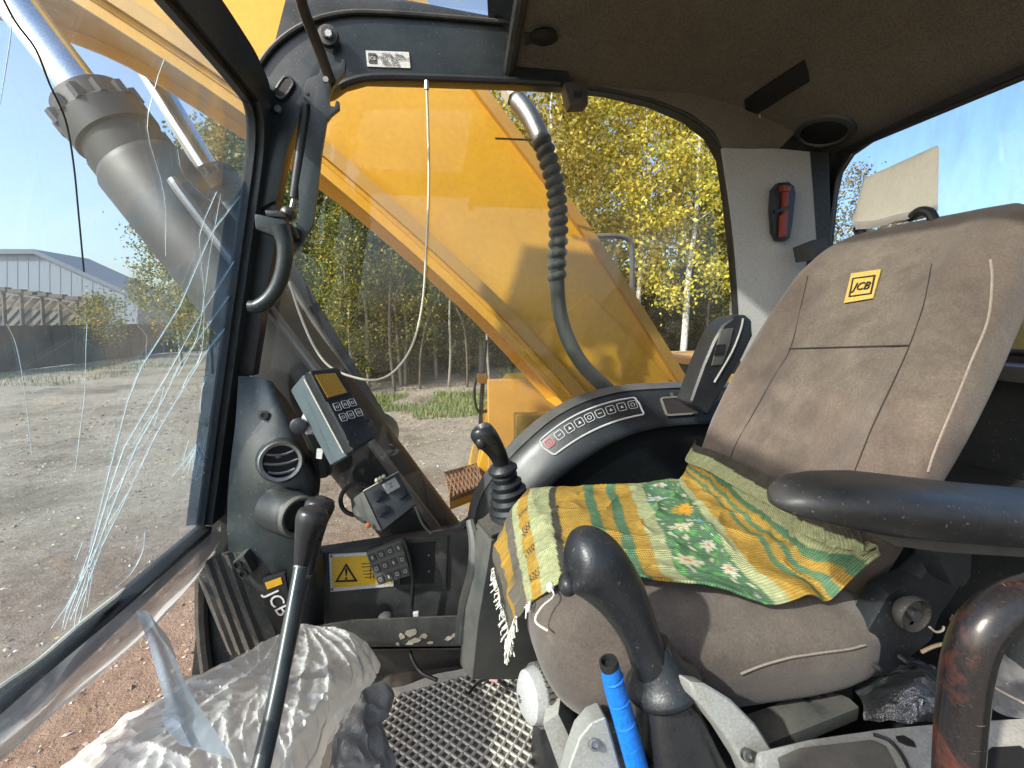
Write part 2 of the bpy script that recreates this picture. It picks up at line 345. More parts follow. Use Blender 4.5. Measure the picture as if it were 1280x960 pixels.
MATM = mat('grey_floor_mat', (0.42, 0.40, 0.36), 0.7, var=0.2, vs=10, bump=0.2, bs=200, dust=0.35, dcol=(0.27, 0.23, 0.18))
FLOORM = mat('dirty_floor', (0.045, 0.042, 0.038), 0.8, var=0.5, vs=9, bump=0.5, bs=70, bd=0.004, dust=0.5, dcol=(0.18, 0.15, 0.12))
FRINGE = mat('white_fringe', (0.62, 0.60, 0.54), 0.9, var=0.1, bump=0)
CRACKF = plastic_film('crack_face', (0.62, 0.78, 0.86), 0.33, 0.5, 0.08, 0.35, 300, 0.8)
CRACK = mat('glass_crack', (0.62, 0.78, 0.86), 0.3, var=0.0, bump=0)
SEAL = mat('pale_sealant', (0.40, 0.42, 0.38), 0.6, var=0.2, bump=0.2, bs=60)
BAG = plastic_film('milky_polythene', (0.90, 0.89, 0.86), 0.12, 0.55, 0.14, 0.14, 60, 0.35)
FILM = plastic_film('clear_film', (0.62, 0.64, 0.66), 0.34, 0.5, 0.12, 0.15, 40, 0.5)
FILMB = plastic_film('bluish_film', (0.42, 0.50, 0.60), 0.16, 0.5, 0.12, 0.15, 40, 0.5)
FILMD = plastic_film('dark_bag_film', (0.14, 0.15, 0.16), 0.28, 0.4, 0.10, 0.30, 38, 0.9)
G_WIND = glass('windscreen_glass', (0.91, 0.96, 0.98), 0.022, 0.42, 0.85, 0.075, (0.50, 0.60, 0.68), (1, 1, 0.6), 4)
G_SIDE = glass('side_glass', (0.94, 0.96, 0.95), 0.016, 0.46, 0.85, 0.07, (0.55, 0.52, 0.46), (1, 1, 0.7), 4)
G_REAR = glass('rear_glass', (0.82, 0.91, 0.97), 0.03, 0.45, 0.75, 0.12, (0.50, 0.54, 0.58), (1, 3, 0.8), 9)
G_ROOF = glass('roof_glass', (0.92, 0.95, 0.95), 0.05, 0.5, 0.8, 0.15, (0.6, 0.6, 0.6))
G_EDGE = glass('dark_edge_glass', (0.50, 0.58, 0.68), 0.03, 0.5, 0.8, 0.1, (0.3, 0.36, 0.42))

DASH = mat('dash_black', (0.010, 0.0125, 0.0145), 0.36, var=0.3, bump=0.25, bs=500, bd=0.001, dust=0.05, dcol=(0.15, 0.14, 0.12), speck=0.15)
ARM = mat('armrest_vinyl', (0.017, 0.0185, 0.020), 0.40, var=0.35, bump=0.3, bs=300, bd=0.001, dust=0.28, dcol=(0.16, 0.15, 0.13), scratch=0.15, speck=0.3, blotch=0.4, bcol=(0.07, 0.068, 0.062), bsc=7)

# ================================================================== the yard
def ground_mat():
    m, t, b, N, L = nodes('yard_dirt'); co = N('ShaderNodeTexCoord').outputs['Object']
    n1 = noise_n(t, co, 0.35, 8, 0.7); n2 = noise_n(t, co, 9, 8, 0.75); n3 = noise_n(t, co, 55, 4, 0.7)
    c = ramp(t, [(0.28, (0.20, 0.17, 0.14)), (0.5, (0.29, 0.26, 0.22)), (0.72, (0.39, 0.36, 0.31))]); L(n2.outputs[0], c.inputs[0])
    r1 = ramp(t, [(0.38, (0.52, 0.48, 0.43)), (0.50, (0.92, 0.9, 0.86)), (0.66, (1.18, 1.14, 1.08))]); L(n1.outputs[0], r1.inputs[0])
    mu = N('ShaderNodeMix'); mu.data_type = 'RGBA'; mu.blend_type = 'MULTIPLY'; mu.inputs[0].default_value = 1; L(c.outputs[0], mu.inputs[6]); L(r1.outputs[0], mu.inputs[7])
    # redder soil close to the machine
    vd = N('ShaderNodeVectorMath'); vd.operation = 'DISTANCE'; L(co, vd.inputs[0]); vd.inputs[1].default_value = (-1.2, 2.0, 0)
    rr = ramp(t, [(0.0, (1, 1, 1)), (1.0, (0, 0, 0))]); L(mth(t, 'MULTIPLY', mth(t, 'ADD', vd.outputs['Value'], mth(t, 'MULTIPLY', n1.outputs[0], 3)), 0.16), rr.inputs[0])
    red = ramp(t, [(0.3, (0.15, 0.075, 0.046)), (0.7, (0.34, 0.20, 0.135))]); L(n2.outputs[0], red.inputs[0])
    c2 = mixc(t, mth(t, 'MULTIPLY', rr.outputs[0], 0.95), mu.outputs[2], red.outputs[0])
    v = N('ShaderNodeTexVoronoi'); v.inputs['Scale'].default_value = 26; L(co, v.inputs['Vector'])
    rv = ramp(t, [(0.05, (1, 1, 1)), (0.16, (0, 0, 0))]); L(v.outputs['Distance'], rv.inputs[0])
    rs = ramp(t, [(0.3, (0.14, 0.10, 0.07)), (0.6, (0.36, 0.33, 0.29)), (0.9, (0.55, 0.51, 0.44))]); L(v.outputs['Color'], rs.inputs[0])
    c3 = mixc(t, mth(t, 'MULTIPLY', rv.outputs[0], 0.6), c2, rs.outputs[0])
    L(c3, b.inputs['Base Color']); b.inputs['Roughness'].default_value = 0.95; b.inputs['Specular IOR Level'].default_value = 0.15
    bp = N('ShaderNodeBump'); bp.inputs['Strength'].default_value = 0.8; bp.inputs['Distance'].default_value = 0.05
    L(mth(t, 'ADD', n2.outputs[0], mth(t, 'ADD', mth(t, 'MULTIPLY', n3.outputs[0], 0.5), mth(t, 'MULTIPLY', rv.outputs[0], 0.2))), bp.inputs['Height']); L(bp.outputs[0], b.inputs['Normal'])
    return m
def gz(x, y):
    """height of the yard: flat, with a low bank under the wood"""
    k = min(1, max(0, (y - 12.0) / 6)); k = k * k * (3 - 2 * k)
    q = min(1, max(0, (x + 9) / 5)); 
    return 0.55 * k * q + 0.10 * (noise.noise(V((x * .22, y * .22, 0))) + 0.5 * noise.noise(V((x * .7, y * .7, 3)))) * min(1, max(0, (math.hypot(x, y) - 3) / 5))
GM = ground_mat()
xs = [-1500, -300, -90] + [-60 + 2 * i for i in range(13)] + [-34 + 0.8 * i for i in range(76)] + [30, 60, 300, 1500]
ys = [-1500, -200, -20] + [-8 + 0.8 * i for i in range(63)] + [50, 80, 300, 1500]
g = [[V((x, y, gz(x, y))) for y in ys] for x in xs]
obj('ground', gridmesh(g), GM, kind='structure', recalc=False)
# pebbles, fallen leaves, grass
def pebble(c, s):
    q = [V((1, 0, 0)), V((0, 1, 0)), V((-1, 0, 0)), V((0, -1, 0)), V((0, 0, .7)), V((0, 0, -.6))]
    a = random.random() * 6.3; Mz = Matrix.Rotation(a, 3, 'Z'); k = V((s * random.uniform(.7, 1.4), s * random.uniform(.6, 1.1), s * random.uniform(.4, .9)))
    return [c + Mz @ V((p.x * k.x, p.y * k.y, p.z * k.z)) + V([random.uniform(-.2, .2) * s for _ in range(3)]) for p in q], [(0, 1, 4), (1, 2, 4), (2, 3, 4), (3, 0, 4), (1, 0, 5), (2, 1, 5), (3, 2, 5), (0, 3, 5)]
mb = MB()
for i in range(7000):
    d = 2.2 + 15 * random.random() ** 1.3; a = R_(random.uniform(-62, 18)); x, y = d * math.sin(a), d * math.cos(a)
    mb.add(pebble(V((x, y, gz(x, y) + .004)), random.choice((.006, .008, .010, .012, .016, .022)) * (0.8 + d * .05)))
def isl_mat(name, stops, rough=0.9):
    m, t, b, N, L = nodes(name); ge = N('ShaderNodeNewGeometry'); r = ramp(t, stops); L(ge.outputs['Random Per Island'], r.inputs[0]); L(r.outputs[0], b.inputs['Base Color']); b.inputs['Roughness'].default_value = rough; return m
o = obj('pebbles', mb, isl_mat('pebble_stone', [(0, (0.14, 0.11, 0.08)), (.5, (0.30, 0.26, 0.21)), (.85, (0.42, 0.38, 0.32)), (1, (0.60, 0.57, 0.50))]), smooth=False, kind='stuff', recalc=False)
tag(o, 'small grey and brown stones strewn over the dirt yard', 'gravel')
mb = MB()
for i in range(6500):
    if i % 5: x, y = random.uniform(-8, 9), random.uniform(7.5, 19)
    else: d = random.uniform(3, 16); a = R_(random.uniform(-62, 5)); x, y = d * math.sin(a), d * math.cos(a)
    c = V((x, y, gz(x, y) + random.uniform(.006, .03))); M = Matrix.Rotation(random.random() * 6.3, 3, 'Z') @ Matrix.Rotation(random.uniform(-.7, .7), 3, 'X'); s = random.uniform(.012, .030) * (1.0 if y < 9 else 1.5)
    mb.add(([c + M @ V(p) * s for p in ((-1, 0, 0), (0, -.6, .1), (1, 0, .15), (0, .6, .1))], [(0, 1, 2, 3)]))
o = obj('fallen_leaves', mb, isl_mat('dry_leaf', [(0, (0.13, 0.08, 0.04)), (.5, (0.25, 0.17, 0.09)), (.85, (0.38, 0.29, 0.14)), (1, (0.46, 0.40, 0.27))]), smooth=False, kind='stuff', recalc=False)
tag(o, 'dry yellow and brown leaves lying below the wood', 'leaves')
mb = MB()
def blades(x0, x1, y0, y1, n, h):
    for i in range(n):
        x, y = random.uniform(x0, x1), random.uniform(y0, y1)
        if noise.noise(V((x * .8, y * .8, 9))) < -.12: continue
        a = random.random() * 6.3; hh = h * random.uniform(.4, 1.2); d = V((math.cos(a), math.sin(a), 0)) * .010; l = V((random.uniform(-.5, .5), random.uniform(-.5, .5), 1)) * hh; c = V((x, y, gz(x, y)))
        mb.add(([c - d, c + d, c + l * .6 + d * .6, c + l, c + l * .6 - d * .6], [(0, 1, 2, 3, 4)]))
blades(-5, 5.5, 10.0, 13.2, 15000, .16); blades(-17, -12.5, 17, 27, 1600, .2); blades(2, 9, 13, 17, 3000, .3)
o = obj('grass', mb, isl_mat('grass_blade', [(0, (0.07, 0.11, 0.025)), (.6, (0.13, 0.19, 0.045)), (1, (0.30, 0.28, 0.10))], .6), smooth=False, kind='stuff', recalc=False)
tag(o, 'short green grass strip in front of the wood', 'grass')

# ------------------------------------------------------------------ trees
def leaf(c, s, up=0.2):
    n = V((random.gauss(0, 1), random.gauss(0, 1), random.gauss(0, 1) + up)).normalized(); a = n.orthogonal().normalized(); a.rotate(Matrix.Rotation(random.random() * 6.3, 3, n)); b = n.cross(a)
    return [c - a * s, c - b * s * .6, c + a * s, c + b * s * .6], [(0, 1, 2, 3)]
def crown_mesh(h, lo, rad, clumps, per, ls, spread, droop=0.0, seed=0, shape='birch'):
    random.seed(seed); mb = MB()
    for i in range(clumps):
        t = random.random() ** .8; z = h * (lo + (1 - lo) * t)
        rr = rad * ((math.sin(math.pi * min(1, .12 + .88 * t)) ** .6) if shape == 'birch' else max(.10, (1 - t) ** .75)) * random.uniform(.25, 1.0)
        a = random.random() * 6.3; c = V((rr * math.cos(a), rr * math.sin(a), z)); k = random.uniform(.6, 1.4)
        for j in range(int(per * k)):
            d = V((random.gauss(0, 1), random.gauss(0, 1), random.gauss(0, .7))) * spread * k
            if droop: d.z -= abs(random.gauss(0, droop))
            mb.add(leaf(c + d, ls * random.uniform(.6, 1.3)))
    return mb
def trunk_mesh(h, r, limbs, rad, seed=0, lo=.35, bend=.25):
    random.seed(seed + 50); mb = MB(); ax = [V((0, 0, -.2))]
    for i in range(1, 7): ax.append(V((random.gauss(0, bend * i / 10), random.gauss(0, bend * i / 10), h * .96 * i / 6)))
    mb.add(tube(ax, [r * (1 - .86 * i / 6) for i in range(7)], 8, 3))
    for i in range(limbs):
        t = random.uniform(lo, .92); k = t * 6; j = min(5, int(k)); p = ax[j].lerp(ax[j + 1], k - j); a = random.random() * 6.3; l = rad * random.uniform(.6, 1.0) * (1.15 - t)
        d = V((math.cos(a), math.sin(a), random.uniform(.4, .9)))
        mb.add(tube([p, p + d * l * .5, p + d * l + V((0, 0, .1 * l))], [r * .34 * (1.1 - t), r * .2 * (1.1 - t), .008], 5, 2))
    return mb
def birch_bark():
    m, t, b, N, L = nodes('birch_bark'); co = N('ShaderNodeTexCoord').outputs['Object']; mp = N('ShaderNodeMapping'); mp.inputs['Scale'].default_value = (6, 6, 5); L(co, mp.inputs[0])
    n1 = noise_n(t, mp.outputs[0], 2.0, 6, .8); r = ramp(t, [(.36, (0.02, 0.018, 0.016)), (.46, (0.30, 0.29, 0.27)), (.52, (0.62, 0.61, 0.58))]); L(n1.outputs[0], r.inputs[0]); L(r.outputs[0], b.inputs['Base Color']); b.inputs['Roughness'].default_value = .8; return m
BIRCH = birch_bark()
BARK = mat('grey_bark', (0.11, 0.085, 0.065), .9, var=.5, vs=9, bump=.5, bs=30, bd=.02)
BARKP = mat('pale_bark', (0.24, 0.22, 0.18), .9, var=.5, vs=5, bump=.4, bs=20, bd=.02)
L_YEL = leafmat('yellow_leaves', [(0, (0.19, 0.20, 0.03)), (.3, (0.41, 0.36, 0.04)), (.7, (0.60, 0.48, 0.06)), (1, (0.70, 0.60, 0.16))])
L_GRN = leafmat('green_leaves', [(0, (0.035, 0.065, 0.02)), (.5, (0.085, 0.14, 0.04)), (.85, (0.16, 0.21, 0.06)), (1, (0.34, 0.32, 0.08))])
L_MIX = leafmat('turning_leaves', [(0, (0.05, 0.08, 0.018)), (.45, (0.12, 0.15, 0.03)), (.75, (0.32, 0.27, 0.04)), (1, (0.52, 0.38, 0.06))])
L_OLV = leafmat('olive_leaves', [(0, (0.035, 0.04, 0.014)), (.5, (0.10, 0.10, 0.03)), (1, (0.22, 0.18, 0.06))])
L_ORG = leafmat('rusty_leaves', [(0, (0.12, 0.08, 0.03)), (.5, (0.30, 0.19, 0.06)), (1, (0.45, 0.30, 0.10))])
TT = {}
def template(k, cm, tm, lm, bm_):
    c = bpy.data.meshes.new(k + '_crown'); c.from_pydata(cm.v, [], cm.f); c.materials.append(lm)
    tr = bpy.data.meshes.new(k + '_trunk'); tr.from_pydata(tm.v, [], tm.f); tr.materials.append(bm_); tr.polygons.foreach_set('use_smooth', [True] * len(tr.polygons)); TT[k] = (c, tr)
for i in range(3): template('yellow%d' % i, crown_mesh(11, .26, 2.3, 120, 75, .075, .24, .26, i), trunk_mesh(11, .13, 14, 2.2, i), L_YEL, BIRCH)
for i in range(2): template('mixed%d' % i, crown_mesh(9, .16, 1.7, 115, 80, .070, .26, .2, i + 5), trunk_mesh(9, .085, 12, 1.7, i + 5), L_MIX, BARKP)
for i in range(2): template('green%d' % i, crown_mesh(9, .16, 1.9, 140, 85, .068, .30, .0, i + 9, 'pine'), trunk_mesh(9, .09, 14, 1.8, i + 9), L_GRN, BARK)
template('thin', crown_mesh(8, .62, .9, 26, 45, .07, .28, .1, 14), trunk_mesh(8, .05, 7, .8, 14, .5, .5), L_MIX, BARKP)
template('thind', crown_mesh(8, .5, 1.0, 30, 55, .055, .3, .1, 24), trunk_mesh(8, .045, 9, .9, 24, .3, .9), L_GRN, BARK)
template('bush', crown_mesh(3.4, .03, 1.3, 95, 90, .042, .24, .0, 15), trunk_mesh(3.0, .05, 9, 1.2, 15, .05, .9), L_OLV, BARK)
template('mbush', crown_mesh(3.2, .02, 1.25, 80, 90, .045, .24, .0, 18), trunk_mesh(2.8, .04, 9, 1.1, 18, .05, .9), L_MIX, BARK)
template('ybush', crown_mesh(3.6, .25, 1.2, 46, 60, .07, .24, .1, 16), trunk_mesh(3.2, .05, 9, 1.1, 16, .15, .5), L_MIX, BARK)
template('rusty', crown_mesh(9, .25, 2.2, 75, 60, .075, .34, .2, 17), trunk_mesh(9, .1, 16, 2.2, 17), L_ORG, BARK)
random.seed(21)
ORD = ('first', 'second', 'third', 'fourth', 'fifth', 'sixth', 'seventh', 'eighth', 'ninth', 'tenth', 'eleventh', 'twelfth', 'thirteenth', 'fourteenth', 'fifteenth', 'sixteenth')
def nth(lst, px): return ORD[sorted(q[0] for q in lst).index(px)] + ' from the left'
def at_px(px, y): a = math.atan((px - 640) / 560) + PSI; x = y * math.tan(a); return x, y
def tree(k, px, y, s, name, label, cat='tree', group=None, sz=None):
    tl = .10 if k.startswith('thin') else .04
    x, y = at_px(px, y); t = thing(name, label, cat, (x, y, gz(x, y) - .05), group)
    t.rotation_euler = (random.uniform(-tl, tl), random.uniform(-tl, tl), random.random() * 6.3); t.scale = (s, s, sz or s)
    for nm, me in (('crown', TT[k][0]), ('trunk', TT[k][1])):
        o = bpy.data.objects.new(nm, me); COL.objects.link(o); o.parent = t
    return t
tree('yellow0', 853, 14.5, 1.0, 'birch_tree', 'white barked birch with golden leaves right of the boom', 'tree')
GB = 'golden birches behind the boom'
SP0 = ((690, 15, 1.0), (738, 17.5, 1.15), (792, 16, 1.0), (640, 19, 1.1), (905, 18, .95), (770, 21, 1.2), (835, 22, 1.1), (710, 24, 1.3))
for i, (px, y, s) in enumerate(SP0):
    tree('yellow%d' % (i % 3), px, y, s, 'birch_tree', 'golden leaved birch behind the boom, ' + nth(SP0, px), 'tree', GB)
GG = 'green trees in the wood'
SP1 = ((372, 15, 1.0), (415, 17, 1.05), (392, 20, 1.2), (445, 15.5, .85), (478, 18.5, 1.05), (520, 17, .95), (555, 20, 1.1), (330, 19, 1.1), (590, 18, 1.0), (350, 24, 1.3))
for i, (px, y, s) in enumerate(SP1):
    tree('green%d' % (i % 2), px, y, s, 'green_tree', 'dark green tree in the wood, ' + nth(SP1, px), 'tree', GG)
GM_ = 'turning trees in the wood'
SP2 = ((442, 13.6, .62), (505, 14.3, .66), (545, 15, .8), (600, 15.5, .85), (480, 21, 1.1), (655, 16.5, .9), (880, 20.5, .9), (920, 16, .9))
for i, (px, y, s) in enumerate(SP2):
    tree('mixed%d' % (i % 2), px, y, s, 'slender_tree', 'slender tree with green and yellow leaves, ' + nth(SP2, px), 'tree', GM_)
GT = 'bare thin trunks along the wood edge'
SP3 = ((432, 13.6, .9), (458, 13.9, 1), (492, 13.7, .9), (500, 14.2, 1.1), (524, 13.8, .95), (560, 14.0, .9), (583, 13.9, .9), (612, 14.2, 1), (889, 15.5, 1.2), (918, 14, 1.1))
for i, (px, y, s) in enumerate(SP3):
    tree('thin' if i % 2 else 'thind', px, y, s * random.uniform(.8, 1.2), 'young_tree', 'thin young trunk at the wood edge, ' + nth(SP3, px), 'tree', GT)
GBu = 'undergrowth bushes below the wood'
SP4 = ((405, 15.5, .8), (440, 16.5, .8), (475, 15, .55), (515, 15.5, .6), (550, 16, .7), (590, 15.8, .7), (630, 16.5, .8), (670, 18, 1), (495, 17.5, 1), (535, 18, 1), (575, 17.8, 1), (455, 18, 1), (612, 18.2, 1.1), (425, 14.6, .62), (510, 14.6, .45))
for i, (px, y, s) in enumerate(SP4):
    tree('mbush' if i % 2 else 'bush', px, y, s, 'bush', 'olive bush among the trunks, ' + nth(SP4, px), 'bush', GBu)
GH = 'tall shrubs by the grey shed'
SP5 = ((815, 17.5, .95), (838, 18.5, 1.0), (872, 17, .95), (898, 18, 1.05), (925, 17, 1), (790, 19, 1), (745, 19, 1))
for i, (px, y, s) in enumerate(SP5):
    tree('bush', px, y, s, 'tall_shrub', 'dense shrub by the grey shed, ' + nth(SP5, px), 'bush', GH)
tree('ybush', 133, 27.5, 1.0, 'yellow_bush', 'yellowing young tree above the brown yard wall', 'bush')
GL = 'trees seen through the windscreen'
SP6 = ((262, 20, 1.05), (225, 24, .95), (305, 18, 1.1), (285, 25, 1.3))
for i, (px, y, s) in enumerate(SP6):
    tree('mixed%d' % (i % 2), px, y, s, 'yard_tree', 'leafy tree behind the boom cylinders, ' + nth(SP6, px), 'tree', GL)
tree('thin', 182, 26, .55, 'young_tree', 'thin sapling in front of the pale low building', 'tree')
GR = 'trees seen through the rear window'
SP7 = ((1055, 20, 1.0), (1085, 24, 1.0), (1110, 19, .78), (1290, 14, .62), (985, 18, .95), (1330, 16, .6))
for i, (px, y, s) in enumerate(SP7):
    tree('rusty', px, y, s, 'autumn_tree', 'rusty leaved tree behind the cab, ' + nth(SP7, px), 'tree', GR)
random.seed(33); mb = MB()
for i in range(26000):
    a = R_(random.uniform(-24, 52)); d = random.uniform(27, 35); z = .3 + (7.6 if a < .25 else 4.8) * random.random() ** 1.15 * (0.75 + .5 * noise.noise(V((a * 9, 0, 0)))); c = V((d * math.sin(a), d * math.cos(a), z)); mb.add(leaf(c, random.uniform(.12, .3)))
o = obj('woodland', mb, L_MIX, smooth=False, kind='stuff', recalc=False); tag(o, 'far autumn wood behind the nearer trees', 'woodland')

# ------------------------------------------------------------------ far buildings and walls on the left
BRW = mat('brown_fence_paint', (0.060, 0.040, 0.034), .7, var=.35, vs=.5, bump=.2, bs=14, dust=.2)
a = PZ(-130, 482, -H); b = PZ(205, 441, -H); a.z = b.z = 0
yw = thing('yard_wall', 'long dark brown sheet metal wall across the yard', 'wall', a)
d = (b - a); n = 14; nrm = V((d.y, -d.x, 0)).normalized()
for i in range(n):
    p, q = a + d * (i / n), a + d * ((i + .985) / n)
    obj('panel', prism([p, q, q + V((0, 0, 1.96)), p + V((0, 0, 1.96))], nrm * -(.05 + .02 * (i % 2))), BRW, yw, smooth=False)
    obj('post', box(p + V((0, 0, .98)) + nrm * .05, (.09, .09, 1.96)), BRW, yw, smooth=False)
p = PZ(205, 441, -H); q = PZ(262, 439, -H); p.z = q.z = 0
GRN = mat('grey_green_sheet', (0.13, 0.16, 0.14), .6, var=.2, vs=1)
t = thing('sheet_fence', 'grey green sheet fence beyond the end of the brown wall', 'fence', p)
for i in range(3): obj('panel', prism([p.lerp(q, i / 3), p.lerp(q, (i + .97) / 3), p.lerp(q, (i + .97) / 3) + V((0, 0, 2)), p.lerp(q, i / 3) + V((0, 0, 2))], (0, .06, 0)), GRN, t, smooth=False)
HG = mat('hangar_sheet', (0.17, 0.21, 0.26), .6, var=.1, vs=.3, bump=.3, bs=3, bd=.05); HR = mat('hangar_roof', (0.10, 0.13, 0.17), .6)
Yh = 52
pp = [PY(x, y, Yh) for x, y in ((-190, 318), (47, 318), (172, 374), (172, 416), (-190, 416))]
t = thing('hangar', 'large blue grey hangar with a sloping roof behind the yard wall', 'building', (pp[0].x, Yh, 0))
obj('wall', prism(pp, (0, 6, 0)), HG, t, smooth=False)
for i, (u, v) in enumerate(((0, 1), (1, 2))):
    p, q = pp[u] - V((0, .4, 0)), pp[v] - V((0, .4, 0)); obj('roof', prism([p, q, q + V((0, 0, .45)), p + V((0, 0, .45))], (0, 7, 0)), HR, t, smooth=False)
for i in range(26):
    x = -180 + i * 13.4; yt = 321 if x < 47 else 321 + (x - 47) * .448
    obj('rib', prism([PY(x, 416, Yh - .025), PY(x + .8, 416, Yh - .025), PY(x + .8, yt, Yh - .025), PY(x, yt, Yh - .025)], (0, .02, 0)), HG, t, smooth=False)
TIM = mat('grey_timber', (0.20, 0.185, 0.165), .9, var=.3, vs=2); TIMD = mat('dark_timber', (0.10, 0.09, 0.08), .9, var=.3)
Yr = 36; t = thing('timber_rack', 'weathered timber frame rack with slanting boards behind the wall', 'rack', PY(60, 410, Yr))
tp = lambda x: 362 + (x + 10) * .125
for i, x in enumerate((-55, -25, 8, 30, 56, 78, 100)):
    obj('post', tube([PY(x, 440, Yr), PY(x - 4, tp(x) - 3, Yr)], .11, 6, 0), TIMD, t, smooth=False)
obj('rail', tube([PY(-60, tp(-60), Yr - .1), PY(132, tp(132), Yr - .1)], .10, 6, 0), TIMD, t, smooth=False)
for i in range(15):
    x = -70 + i * 12.5; obj('board', prism([PY(x, 412, Yr + .5), PY(x + 7, 412, Yr + .5), PY(x + 44, tp(x + 44) + 4, Yr + .5), PY(x + 37, tp(x + 37) + 4, Yr + .5)], (0, .1, 0)), TIM, t, smooth=False)
obj('brace', tube([PY(72, 376, Yr - .2), PY(112, 404, Yr - .2)], .09, 6, 0), TIMD, t, smooth=False)
obj('back_board', prism([PY(-75, 420, Yr + 1.2), PY(135, 420, Yr + 1.2), PY(135, tp(135) + 2, Yr + 1.2), PY(-75, tp(-75) + 2, Yr + 1.2)], (0, .1, 0)), TIM, t, smooth=False)
for i in range(6): obj('bundle', box(PY(2 + 17 * i + (i % 3) * 3, tp(2 + 17 * i + (i % 3) * 3) - 2.0, Yr), (.8, .5, .26)), TIMD, t, smooth=False)
CRM = mat('cream_render', (0.46, 0.42, 0.36), .9, var=.12, vs=.6)
Yb = 62; t = thing('low_building', 'low cream building with dark flat roof and faded sign', 'building', PY(205, 415, Yb))
obj('wall', prism([PY(160, 425, Yb), PY(262, 425, Yb), PY(262, 391, Yb), PY(160, 391, Yb)], (0, 12, 0)), CRM, t, smooth=False)
obj('roof', prism([PY(158, 391, Yb - .5), PY(264, 391, Yb - .5), PY(264, 383.5, Yb - .5), PY(158, 383.5, Yb - .5)], (0, 13, 0)), HR, t, smooth=False)
for i in range(4): obj('window', prism([PY(170 + 22 * i, 411, Yb - .08), PY(177 + 22 * i, 411, Yb - .08), PY(177 + 22 * i, 405, Yb - .08), PY(170 + 22 * i, 405, Yb - .08)], (0, .06, 0)), HR, t, smooth=False)
text('sign_lettering', 'Тиккурила', PY(205, 401, Yb - .1), Matrix(((1, 0, 0), (0, 0, -1), (0, 1, 0))), 0.95, HR, t, .02)
t = thing('lamp_pole', 'thin dark pole rising above the brown yard wall', 'pole', PY(108.5, 440, 30))
obj('pole', tube([PY(108.5, 440, 30), PY(108, 374, 30)], .09, 6, 0), TIMD, t); obj('cap', box(PY(108, 373, 30), (.35, .2, .12)), TIMD, t)
# grey shed in the trees on the right
SHD = mat('grey_shed_boards', (0.21, 0.22, 0.23), .8, var=.2, vs=.8)
Ys = 23; t = thing('grey_shed', 'pale grey shed wall half hidden by shrubs right of boom', 'building', PY(860, 430, Ys))
for i in range(12): x = 792 + i * 13; obj('board', prism([PY(x, 436, Ys), PY(x + 12.6, 436, Ys), PY(x + 12.6, 338 + (i % 2) * .4, Ys), PY(x, 338 + (i % 2) * .4, Ys)], (0, .1, 0)), SHD, t, smooth=False)
obj('roof', prism([PY(786, 339, Ys - .4), PY(955, 339, Ys - .4), PY(955, 334, Ys - .4), PY(786, 334, Ys - .4)], (0, 5, 0)), HR, t, smooth=False)

# ================================================================== the machine outside the cab
# boom: tapered box girder just right of the cab
BY0, BY1 = 1.62, 2.34
lo_px = [(735, 538), (610, 402), (429, 240), (292, 133), (90, 0), (-110, -120), (-420, -235)]
up_px = [(872, 500), (745, 300), (600, 105), (528, 0), (400, -190), (150, -420), (-420, -560)]
lo = cr([PY(x, y, BY0) for x, y in lo_px], 5); up = cr([PY(x, y, BY0) for x, y in up_px], 5)
boom = thing('excavator_boom', 'big yellow excavator boom rising outside the right window', 'boom', (1.0, 2.0, 1.9))
dv = V((0, BY1 - BY0, 0)); n = len(lo)
def strip(A, B, vec):
    n = len(A); v = list(A) + list(B) + [p + vec for p in A] + [p + vec for p in B]; f = []
    for i in range(n - 1): f += [(i, i + 1, n + i + 1, n + i), (3 * n + i, 3 * n + i + 1, 2 * n + i + 1, 2 * n + i), (i + 1, i, 2 * n + i, 2 * n + i + 1), (n + i, n + i + 1, 3 * n + i + 1, 3 * n + i)]
    f += [(0, n, 3 * n, 2 * n), (2 * n - 1, n - 1, 3 * n - 1, 4 * n - 1)]
    return v, f
obj('side_plate', strip(lo, up, V((0, .02, 0))), YEL, boom); obj('side_plate', strip([p + dv for p in lo], [p + dv for p in up], V((0, -.02, 0))), YEL, boom)
def offs(A, d):
    out = []
    for i, p in enumerate(A):
        t = A[min(i + 1, len(A) - 1)] - A[max(i - 1, 0)]; q = V((-t.z, 0, t.x)).normalized(); out.append(p + q * d)
    return out
# bottom plate with a ledge that stands proud of the side plate, top plate the same
obj('bottom_plate', strip([p - V((0, .045, 0)) for p in offs(lo, -.045)], [p - V((0, .045, 0)) for p in offs(lo, -.085)], dv + V((0, .09, 0))), YELD, boom)
obj('weld_bead', tube([p - V((0, .004, 0)) for p in offs(lo, -.040)], .012, 6, 0), YEL, boom)
obj('top_plate', strip([p - V((0, .03, 0)) for p in offs(up, 0.0)], [p - V((0, .03, 0)) for p in offs(up, .035)], dv + V((0, .06, 0))), YELD, boom)
dp = [PY(x, y, BY0 - .012) for x, y in ((735, 366), (840, 475), (720, 512), (655, 438))]
obj('doubler_plate', prism(dp, (0, .01, 0)), YEL, boom, bevel=.004)
obj('end_cap', strip([lo[0], up[0]], [lo[0] + V((.02, 0, 0)), up[0] + V((.02, 0, 0))], dv), YEL, boom)
pc = PY(838, 520, BY0 - .05); obj('pivot_boss', lathe(pc, (0, 1, 0), [(.10, 0), (.13, .02), (.13, .82), (.10, .84)], 24), YELD, boom)
